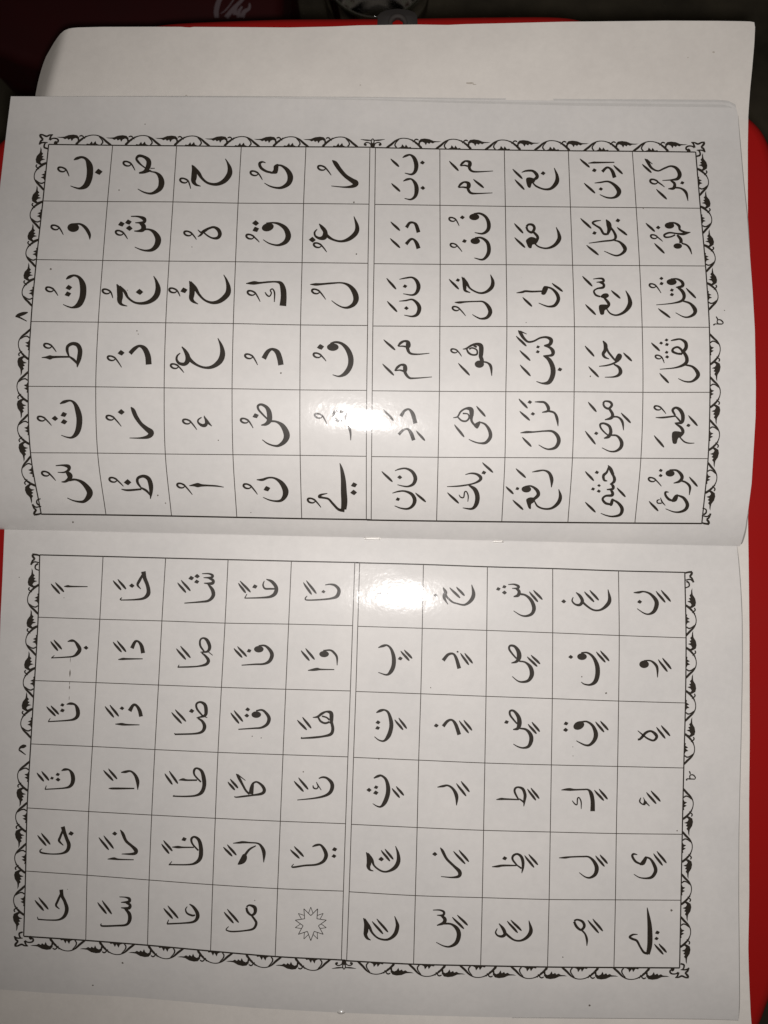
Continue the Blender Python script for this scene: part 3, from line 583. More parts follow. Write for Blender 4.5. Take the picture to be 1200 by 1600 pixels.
draw('''
P 0
R 40 210
C
s 376,200,4 400,188,20 440,178,16 475,195,22 498,240,46 503,290,48 495,350,46 470,400,40 425,422,16 385,415,8 350,402,3
d 571,292,31
m 285,275 340,328
C
s 885,300,6 930,290,24 958,250,36 960,205,34 925,175,20 885,168,20 866,190,16 880,215,16 905,240,10 935,262,8
s 975,290,6 1020,300,14 1050,330,32 1062,375,44 1050,420,38 1010,452,24 970,462,14 920,450,9 876,426,3
s 886,304,6 925,296,18 965,285,16 985,290,6
s 975,265,5 1010,265,3
m 795,230 855,282
C
e 372,728,46,35
s 380,698,8 430,702,14 470,732,24 498,780,22 502,822,3
m 232,728 295,785
C
s 822,640,5 880,642,12 925,660,28 925,685,22 890,690,12 856,690,4
s 890,690,12 920,715,36 915,745,30 880,755,14 848,755,5
s 900,745,20 960,742,12 1005,765,28 1035,815,44 1025,865,40 990,900,26 945,908,14 900,900,9 852,880,3
d 748,700,27
d 803,685,27
d 810,732,27
m 735,770 797,818
C
s 316,1132,4 340,1115,22 380,1102,14 420,1120,22 445,1170,44 450,1225,48 442,1280,46 415,1330,40 370,1352,14 330,1345,8 292,1328,3
d 338,1196,27
d 330,1247,27
m 190,1212 253,1260
C
s 712,1170,5 732,1210,38 738,1260,44 735,1300,36 750,1328,18 795,1342,3
s 735,1185,10 775,1230,22 800,1275,16 850,1312,14 910,1320,20 970,1305,30 1018,1265,40 1035,1210,40 1022,1150,20 1000,1106,3
d 890,1230,30
m 632,1228 682,1280
R 40 500
C
s 125,293,3 160,292,14 190,292,32 215,290,18 270,288,14 340,288,12
s 340,288,8 325,240,20 330,205,22 365,185,24 405,195,30 425,235,34 420,290,34 410,330,26 403,370,3
s 340,285,10 375,310,18 408,345,12
m 175,203 240,250
C
s 815,262,30 850,225,28 890,203,18 930,225,36 955,280,42 962,348,44
d 746,256,28
m 672,300 750,370
C
s 268,655,5 300,640,22 350,630,12 385,655,24 408,710,40 420,770,44 415,840,42 395,890,34 360,918,16 320,915,8 278,900,3
d 229,768,26
d 298,738,27
d 300,795,27
m 125,772 203,825
C
s 822,680,4 840,705,28 862,755,30 900,810,26 945,850,34 980,880,44 960,910,30 900,922,12 812,922,3
d 747,718,28
m 662,765 748,832
C
s 235,1138,5 290,1135,12 335,1145,28 335,1172,20 300,1190,10 250,1190,3
s 315,1180,16 345,1215,40 340,1240,30 310,1262,16 280,1265,4
s 340,1250,20 395,1248,14 450,1275,28 498,1335,44 495,1375,42 460,1415,24 420,1420,14 370,1410,8 325,1390,3
m 158,1202 235,1255
C
s 905,1315,8 875,1270,18 878,1235,20 920,1220,22 960,1240,30 978,1290,34 980,1345,24 975,1398,3
s 905,1312,12 945,1335,16 975,1370,8
s 748,1322,4 800,1330,14 905,1322,12
d 797,1267,30
m 685,1250 765,1300
R 250 210
C
s 250,238,5 266,280,34 266,330,42 262,365,34 280,392,18 318,405,3
s 260,245,8 300,300,26 330,345,18 375,380,16 440,390,22 500,365,34 540,315,40 545,270,32 530,225,14 510,190,3
m 188,362 240,425
C
s 826,222,3 800,215,12 778,228,20 790,262,20 830,288,16 870,298,14
p 860,304 885,280 890,245 925,232 918,300 885,308
s 905,240,10 950,245,14 995,280,30 1018,330,42 1005,380,36 960,412,22 915,418,14 860,405,9 815,380,3
m 738,305 800,355
C
s 295,745,3 320,765,12 345,755,22 380,735,16 420,725,16 455,745,26 468,780,28 450,808,22 410,810,12 370,790,10 335,760,10
s 335,765,16 318,785,14 295,800,4
m 220,775 285,822
C
e 842,725,48,32,-15
s 830,695,10 880,690,10 930,700,20 980,735,34 1002,790,42 985,835,34 945,860,20 905,865,12 850,850,8 805,822,3
d 747,692,28
d 748,742,28
m 705,800 777,843
C
s 230,1145,5 248,1190,36 250,1240,40 245,1280,34 260,1305,20 298,1326,3
s 240,1150,8 275,1200,26 305,1250,18 350,1295,14 410,1315,20 470,1300,32 525,1250,40 535,1200,34 520,1140,16 497,1096,3
d 187,1218,29
m 103,1220 157,1266
C
s 672,1165,3 710,1162,20 740,1160,26 780,1160,14 850,1153,12 910,1152,12 945,1165,28 962,1210,42 966,1270,44 960,1340,50
s 820,1232,4 835,1255,10 855,1265,8 870,1240,8 862,1218,8 880,1208,8 895,1240,10 893,1310,4
m 715,1240 783,1308
R 250 500
C
s 158,258,5 135,280,12 130,310,16 150,338,20 190,345,26 215,320,36 215,280,34 195,240,22 170,208,5
s 215,270,18 240,315,24 290,352,16 350,372,16 410,365,26 465,325,40 488,270,40 480,205,24 452,142,3
m 115,362 187,412
C
s 810,302,36 840,250,30 875,228,18 915,250,36 935,300,40 945,352,40
m 695,285 763,352
C
s 325,760,6 300,778,10 298,800,12 325,822,20 352,822,26 362,800,20 345,748,4
s 345,755,8 370,795,20 405,830,3
m 210,795 288,858
C
s 790,822,5 830,812,24 855,780,38 852,720,36 830,680,24 790,660,16 765,672,16 770,700,14 800,735,12 840,775,10
s 850,790,16 910,795,14 960,830,34 990,895,46 975,945,36 930,980,20 890,982,12 840,965,9 798,935,3
d 747,748,26
m 662,788 728,845
C
s 228,1295,3 265,1290,18 295,1290,32 325,1292,18 370,1293,12 440,1297,10 498,1306,3
m 165,1295 253,1365
C
s 755,1248,4 800,1248,18 850,1232,12 900,1238,14 950,1275,32 980,1330,44 975,1375,36 945,1410,20 900,1415,12 850,1405,8 805,1385,3
d 835,1318,28
m 683,1300 762,1363
R 460 210
C
s 295,202,4 320,225,30 355,275,30 400,325,28 450,360,34 480,382,42 455,405,24 390,412,10 288,403,3
m 215,263 288,320
C
s 178,740,4 158,765,12 165,795,14 200,812,22 235,800,40 240,760,32 215,725,24 193,698,4
s 225,745,14 260,795,22 310,825,14 370,835,16 430,815,28 480,770,34 490,720,28 465,640,3
d 140,822,28
m 182,867 253,920
C
s 122,1172,3 165,1172,18 210,1170,14 290,1163,12 370,1160,10 425,1180,22 465,1225,38 482,1280,42 465,1325,32 420,1352,18 375,1350,10 330,1328,7 290,1298,3
m 168,1228 245,1290
W
s 845,182,4 870,168,16 905,160,12 935,185,26 952,235,32 945,285,26 915,312,14 862,302,3
d 1000,220,20
f 752,190 818,253
s 850,365,4 880,352,16 915,350,12 945,385,26 955,430,32 945,480,24 910,508,12 860,500,3
d 1003,418,20
f 758,382 827,447
W
s 875,728,24 900,692,18 930,690,14 952,710,24 970,766,28
s 872,858,24 905,822,18 930,820,14 955,850,26 970,892,30
f 752,682 825,752
f 748,812 826,887
W
s 820,1132,3 870,1122,10 920,1118,12 955,1145,24 970,1190,30 955,1235,22 920,1255,12 850,1245,3
d 864,1186,19
f 720,1123 795,1210
s 818,1303,3 870,1298,10 920,1290,12 960,1320,24 976,1360,30 960,1405,24 920,1422,12 858,1412,3
d 875,1357,19
f 725,1303 803,1387
R 460 500
C
e 300,212,46,30
s 280,185,10 320,173,14 370,185,20 415,230,34 440,295,40 435,360,38 400,415,32 350,440,12 298,428,3
d 204,210,29
m 180,277 248,322
W
s 808,205,8 830,180,18 860,165,14 890,175,24 895,210,16 850,205,10 812,205,6
s 885,180,26 885,225,24 905,260,16 960,268,10 1055,260,3
f 697,153 788,235
s 785,398,10 805,370,18 835,350,14 865,360,24 868,400,16 825,392,10 787,396,6
s 862,365,26 865,410,22 895,450,16 940,455,10 1075,445,3
f 688,342 778,433
C
s 300,745,22 320,715,20 360,715,18 395,735,24 400,770,20 360,790,16 320,775,20 300,745,20
s 395,770,18 425,830,20 438,880,14 440,940,3
m 190,750 255,815
W
s 832,752,26 860,710,18 895,698,14 925,735,28 945,808,30
f 695,697 775,787
s 815,895,22 850,860,16 885,852,14 912,885,26 932,940,26
f 952,865 1020,943
C
s 355,1118,3 370,1170,22 382,1250,36 386,1340,44 390,1420,46 385,1480,40
s 392,1488,26 345,1480,18 300,1435,16 265,1398,14 220,1388,14 195,1380,22 210,1365,14 258,1355,3
d 466,1288,26
d 463,1347,27
m 135,1412 208,1465
W
s 785,1178,3 820,1165,10 870,1160,12 920,1185,22 945,1235,28 930,1280,22 890,1300,12 850,1298,8 805,1287,3
d 823,1228,20
f 682,1182 767,1265
s 765,1353,3 810,1340,10 860,1337,12 915,1360,22 940,1405,28 925,1450,22 885,1475,14 830,1470,9 783,1452,3
d 808,1400,19
f 945,1350 1027,1422
R 680 210
W
s 195,245,10 215,222,16 240,208,12 272,220,22 270,250,14 230,242,10 198,246,6
s 268,225,22 268,265,20 290,288,14 340,292,9 452,286,3
f 110,208 183,285
s 180,415,10 200,388,16 230,372,12 262,385,24 262,415,16 215,412,10 182,415,6
s 258,390,22 258,430,20 280,458,16 330,462,9 447,457,3
f 298,350 380,418
W
s 675,297,3 710,285,12 760,285,16 790,310,24 795,335,24 765,355,16 735,350,10
p 710,345 740,335 780,350 775,375 755,385 745,415 728,415 715,390
s 760,375,8 790,405,12 850,428,12 905,422,20 948,375,32 952,325,22 930,262,3
d 843,303,20
f 605,270 682,347
f 622,352 697,432
W
e 305,645,40,26
s 300,620,8 350,618,14 395,645,20 418,695,28 412,745,26 370,775,14 308,767,3
d 212,648,20
m 135,665 187,715 .85
e 313,833,38,25
s 310,808,8 360,808,14 405,840,24 420,890,28 410,940,26 370,978,14 305,965,3
d 228,833,20
m 145,868 210,917 .85
W
s 712,722,16 730,704,14 762,708,18 775,735,20 755,765,18 725,752,14 712,722,16
s 760,755,14 800,800,20 790,840,18
p 710,825 750,800 800,820 790,855 760,862 752,888 730,885 715,855
s 775,850,10 810,878,10 870,890,12 930,868,22 968,820,30 965,775,20 945,725,3
f 618,695 688,773
f 620,805 703,885
W
s 208,1112,4 225,1150,24 230,1190,28 235,1220,18 275,1237,3
s 220,1118,8 245,1160,20 275,1205,12 340,1238,12 395,1232,18 440,1195,28 450,1150,24 432,1095,3
d 177,1138,18
f 108,1130 185,1210
s 152,1312,3 190,1313,16 240,1308,10 320,1305,8 375,1308,12 415,1345,26 430,1390,30 405,1430,22 360,1440,12 325,1428,8 290,1407,3
m 163,1362 238,1418 .9
W
s 635,1238,3 680,1232,14 705,1225,14 760,1228,12 835,1225,10
p 828,1245 845,1190 870,1185 885,1195 860,1250
s 860,1190,10 910,1205,14 950,1245,24 962,1290,26 935,1335,22 890,1345,12 850,1335,8 808,1317,3
f 912,1162 997,1228
f 683,1272 757,1345
R 680 500
W
s 215,228,3 245,222,12 280,200,14 320,188,18 355,200,32 360,240,34 355,290,30
s 245,225,10 260,255,14 290,272,12 325,268,12 325,235,10 290,218,10 265,228,10
s 300,200,12 325,212,14
e 345,345,37,29
s 355,285,28 365,320,30 350,340,40
s 370,325,10 410,335,12 435,365,20 442,437,3
m 150,242 207,285 .85
f 180,337 270,433
W
s 648,82,3 665,100,24 690,140,20 725,170,14 770,165,12 820,140,12 870,135,16 905,155,28 895,190,24 850,200,6
s 665,88,10 715,110,3
s 850,200,8 895,215,18 920,245,28 910,275,20 845,280,5
s 845,278,8 890,310,28 918,370,36 918,430,36 890,485,30 840,495,12 790,480,3
d 803,210,16
d 801,248,17
d 974,386,20
f 632,125 713,205
f 660,237 743,318
f 663,350 745,438
W
s 140,764,3 175,755,10 200,715,12 240,692,14 280,700,34 285,750,28
s 175,757,8 205,785,12 240,790,12 265,765,12 255,735,8 215,730,10
s 285,740,26 285,790,16 320,835,14
p 318,845 300,820 335,795 355,800 335,845
s 340,795,8 390,815,14 425,865,24 430,915,26 395,958,20 345,962,10 300,950,8 262,932,3
f 322,672 393,755
f 150,817 227,915
W
s 778,640,3 815,640,12 855,645,16 882,680,24 880,710,18 835,722,5
s 880,710,14 930,725,14 952,770,20 960,830,3
d 739,641,19
d 763,733,18
f 653,615 722,690
f 660,712 740,785
s 665,882,3 715,876,16 770,875,10 850,868,10 915,870,16 955,905,26 965,950,28 940,995,22 890,1010,12 850,1000,8 808,975,3
f 680,915 752,990
W
s 235,1208,3 280,1198,10 325,1205,16 355,1230,24 345,1255,18 290,1280,10 190,1297,10 92,1302,3
s 262,1290,8 310,1325,30 330,1380,34 320,1440,30 285,1475,16 215,1468,3
s 185,1365,3 200,1385,8 222,1385,8 230,1345,8 245,1342,7 258,1375,8 255,1420,3
d 380,1192,20
f 368,1113 452,1192
f 95,1348 185,1433
W
s 757,1188,3 800,1180,12 850,1175,10 890,1195,20 910,1245,26 908,1308,3
e 712,1322,38,26
s 705,1300,8 750,1298,12 795,1330,24 805,1365,26 775,1395,20 745,1395,12
p 712,1400 745,1385 785,1395 770,1425 750,1440 748,1475 730,1470 715,1430
s 775,1415,8 800,1455,12 850,1475,12 910,1470,16 960,1430,26 978,1380,24 965,1322,3
d 642,1317,17
f 630,1160 708,1233
f 552,1300 612,1360
f 605,1405 688,1483
R 890 210
W
s 145,225,3 190,220,14 215,220,12 350,218,6
s 255,292,22 285,262,16 310,262,14 335,290,24 352,338,28
s 195,380,3 240,375,10 300,368,12 350,395,22 385,440,34 375,475,26 340,495,14 290,493,10 235,470,3
d 193,280,20
d 244,426,18
f 80,190 157,258
f 343,240 415,310
f 113,380 200,460
W
s 587,190,4 610,215,22 640,262,16 690,285,10 740,265,12 790,248,12 835,265,22 860,310,30 845,345,24 800,355,10 725,360,3
s 600,195,10 648,232,3
s 790,360,10 820,385,20 812,420,22 770,425,5
s 815,415,12 870,422,12 910,455,20 925,520,3
d 880,378,18
m 660,370 743,412
f 567,232 640,300
f 677,428 760,507
W
s 245,672,3 200,678,12 180,692,14 205,712,12 240,735,16 265,775,16 295,780,14
s 285,665,5 305,700,36 310,740,30 295,785,12
s 315,720,14 345,760,16 360,800,20 340,825,12 260,835,10 150,850,3
s 340,825,8 390,840,14 428,880,28 430,910,24 395,940,14 350,945,10 270,912,3
d 377,672,20
d 194,770,19
f 85,655 170,735
f 370,725 450,788
f 132,865 227,943
W
e 780,712,38,25
s 775,690,8 820,692,12 855,715,20 862,745,14 905,765,14 945,765,3
s 940,765,6 890,778,18 840,775,10 780,768,12 740,785,14 750,803,12 790,800,10 825,785,10
s 840,785,14 868,820,24 870,850,24
e 845,872,34,22
s 875,850,10 915,865,12 940,895,14 955,937,3
d 692,727,19
m 660,800 728,837 .85
f 595,692 667,760
f 662,850 742,930
W
s 183,1130,3 230,1125,10 260,1130,16 262,1150,16 210,1155,4
s 235,1155,10 265,1170,18 262,1195,18 215,1205,10 190,1225,12 205,1255,14 240,1268,10
p 240,1268 262,1245 295,1242 308,1262 290,1278 262,1280
s 270,1275,14 305,1320,22 300,1345,20
p 228,1340 262,1328 310,1335 300,1360 275,1375 268,1405 240,1405
s 290,1365,8 320,1400,10 370,1412,12 430,1385,22 470,1330,34 465,1275,22 438,1220,3
f 100,1107 178,1187
f 325,1218 397,1282
f 123,1328 205,1410
W
e 797,1153,40,25
s 790,1130,8 840,1130,12 880,1155,22 880,1185,22 830,1195,5
s 840,1192,10 880,1225,24 895,1265,24 875,1300,18 800,1320,8 677,1332,3
s 880,1300,10 940,1320,16 978,1365,30 975,1400,24 935,1425,14 890,1425,8 828,1393,3
d 717,1125,17
d 718,1165,18
d 799,1216,17
d 799,1251,18
m 650,1183 715,1240 .85
f 910,1200 987,1280
f 692,1360 787,1433
R 890 500
W
s 790,162,4 820,155,12 865,150,12 905,175,24 910,215,26 890,245,24
s 880,265,16 840,262,14 805,245,18 812,222,14 845,212,14 875,235,16 885,265,16
s 885,240,20 915,295,26 905,340,24 830,372,10 705,385,3
s 900,350,10 960,365,16 1000,410,28 998,445,26 955,480,14 900,480,9 848,457,3
d 757,156,16
d 715,180,16
d 760,191,17
d 758,252,16
d 762,288,17
m 695,290 740,337 .8
f 638,177 705,242
f 703,415 775,493
W
s 260,162,5 280,195,28 278,235,26 262,265,22 275,290,16 310,305,3
s 285,200,12 300,245,14 330,285,14 355,315,12
p 350,315 375,265 400,265 410,285 395,315 365,325
s 385,315,14 340,340,12 290,355,10 230,362,4
s 345,345,8 385,370,20 398,405,28 380,432,20 340,445,10 275,447,3
f 120,202 193,285
f 420,255 487,322
f 148,363 228,447
W
s 262,655,16 275,635,10 315,640,16 330,665,18 305,692,16 275,680,14 262,655,14
s 305,685,16 335,735,22 325,765,22 275,780,5
s 330,755,12 380,760,12 412,795,18 422,862,3
s 268,925,6 305,910,24 322,875,24 310,830,20 270,808,14 240,815,14 245,845,12 275,880,10 300,900,8
s 315,900,10 370,905,14 405,950,26 400,995,24 360,1025,14 310,1025,8 252,998,3
d 208,885,18
f 145,640 210,718
f 402,725 478,805
f 122,867 203,972
W
s 672,762,3 730,762,12 830,750,10
s 825,745,12 805,705,18 830,685,16 865,705,26 885,750,28 875,800,22 820,805,4
s 825,748,8 850,775,12 870,800,12
s 825,808,8 870,840,20 885,875,24 860,910,20
p 800,885 830,868 885,880 870,905 845,930 835,965 805,960
s 860,915,8 895,950,10 930,962,8 975,962,3
d 928,823,18
m 690,688 753,733 .9
f 928,745 1000,828
f 660,902 738,995
W
s 300,1135,5 320,1165,26 340,1210,22
s 305,1150,10 290,1190,16 265,1215,20 270,1250,16 295,1258,5
s 330,1195,12 350,1235,22 345,1265,20 315,1285,6
s 325,1280,12 340,1300,22 335,1320,18 290,1325,6
s 320,1325,12 335,1350,22 330,1370,20 280,1375,14 258,1400,16 280,1430,18 315,1440,14
p 312,1448 325,1400 345,1400 335,1448
s 335,1402,10 380,1430,18 410,1475,26 395,1520,20 340,1535,12 290,1528,8 243,1510,3
d 213,1190,18
d 230,1293,15
d 183,1320,17
d 228,1337,17
f 122,1182 190,1257
f 370,1310 437,1383
f 122,1422 203,1503
W
e 785,1198,36,26
s 780,1172,8 835,1175,14 870,1205,24 878,1235,24 855,1262,18 812,1275,4
s 870,1255,12 910,1270,14 940,1305,18 935,1368,3
s 775,1345,3 750,1345,14 750,1370,16 775,1400,18 805,1412,12
p 795,1418 820,1370 850,1365 835,1415
s 840,1368,8 890,1390,20 920,1440,26 905,1480,22 860,1500,14 810,1498,8 750,1475,3
s 705,1403,4 685,1410,8 688,1430,8 720,1432,8
s 710,1388,3 722,1420,10 748,1450,3
d 712,1175,17
d 711,1215,17
m 645,1248 718,1300 .9
f 935,1225 1000,1302
f 620,1415 693,1493
R 0 440 3.81
N
s 92,208,4 110,200,18 140,190,18 166,183,4
s 92,208,4 115,213,8 160,236,3
R 1105 485 34.286
N
s 475,325,30 525,410,55 565,495,50 540,560,40 535,640,45 585,715,50
s 560,500,40 680,500,50 780,560,60 850,650,50 830,710,35 760,730,50 620,730,50 480,725,35 390,735,45
s 410,735,50 350,770,70 310,775,10
''')
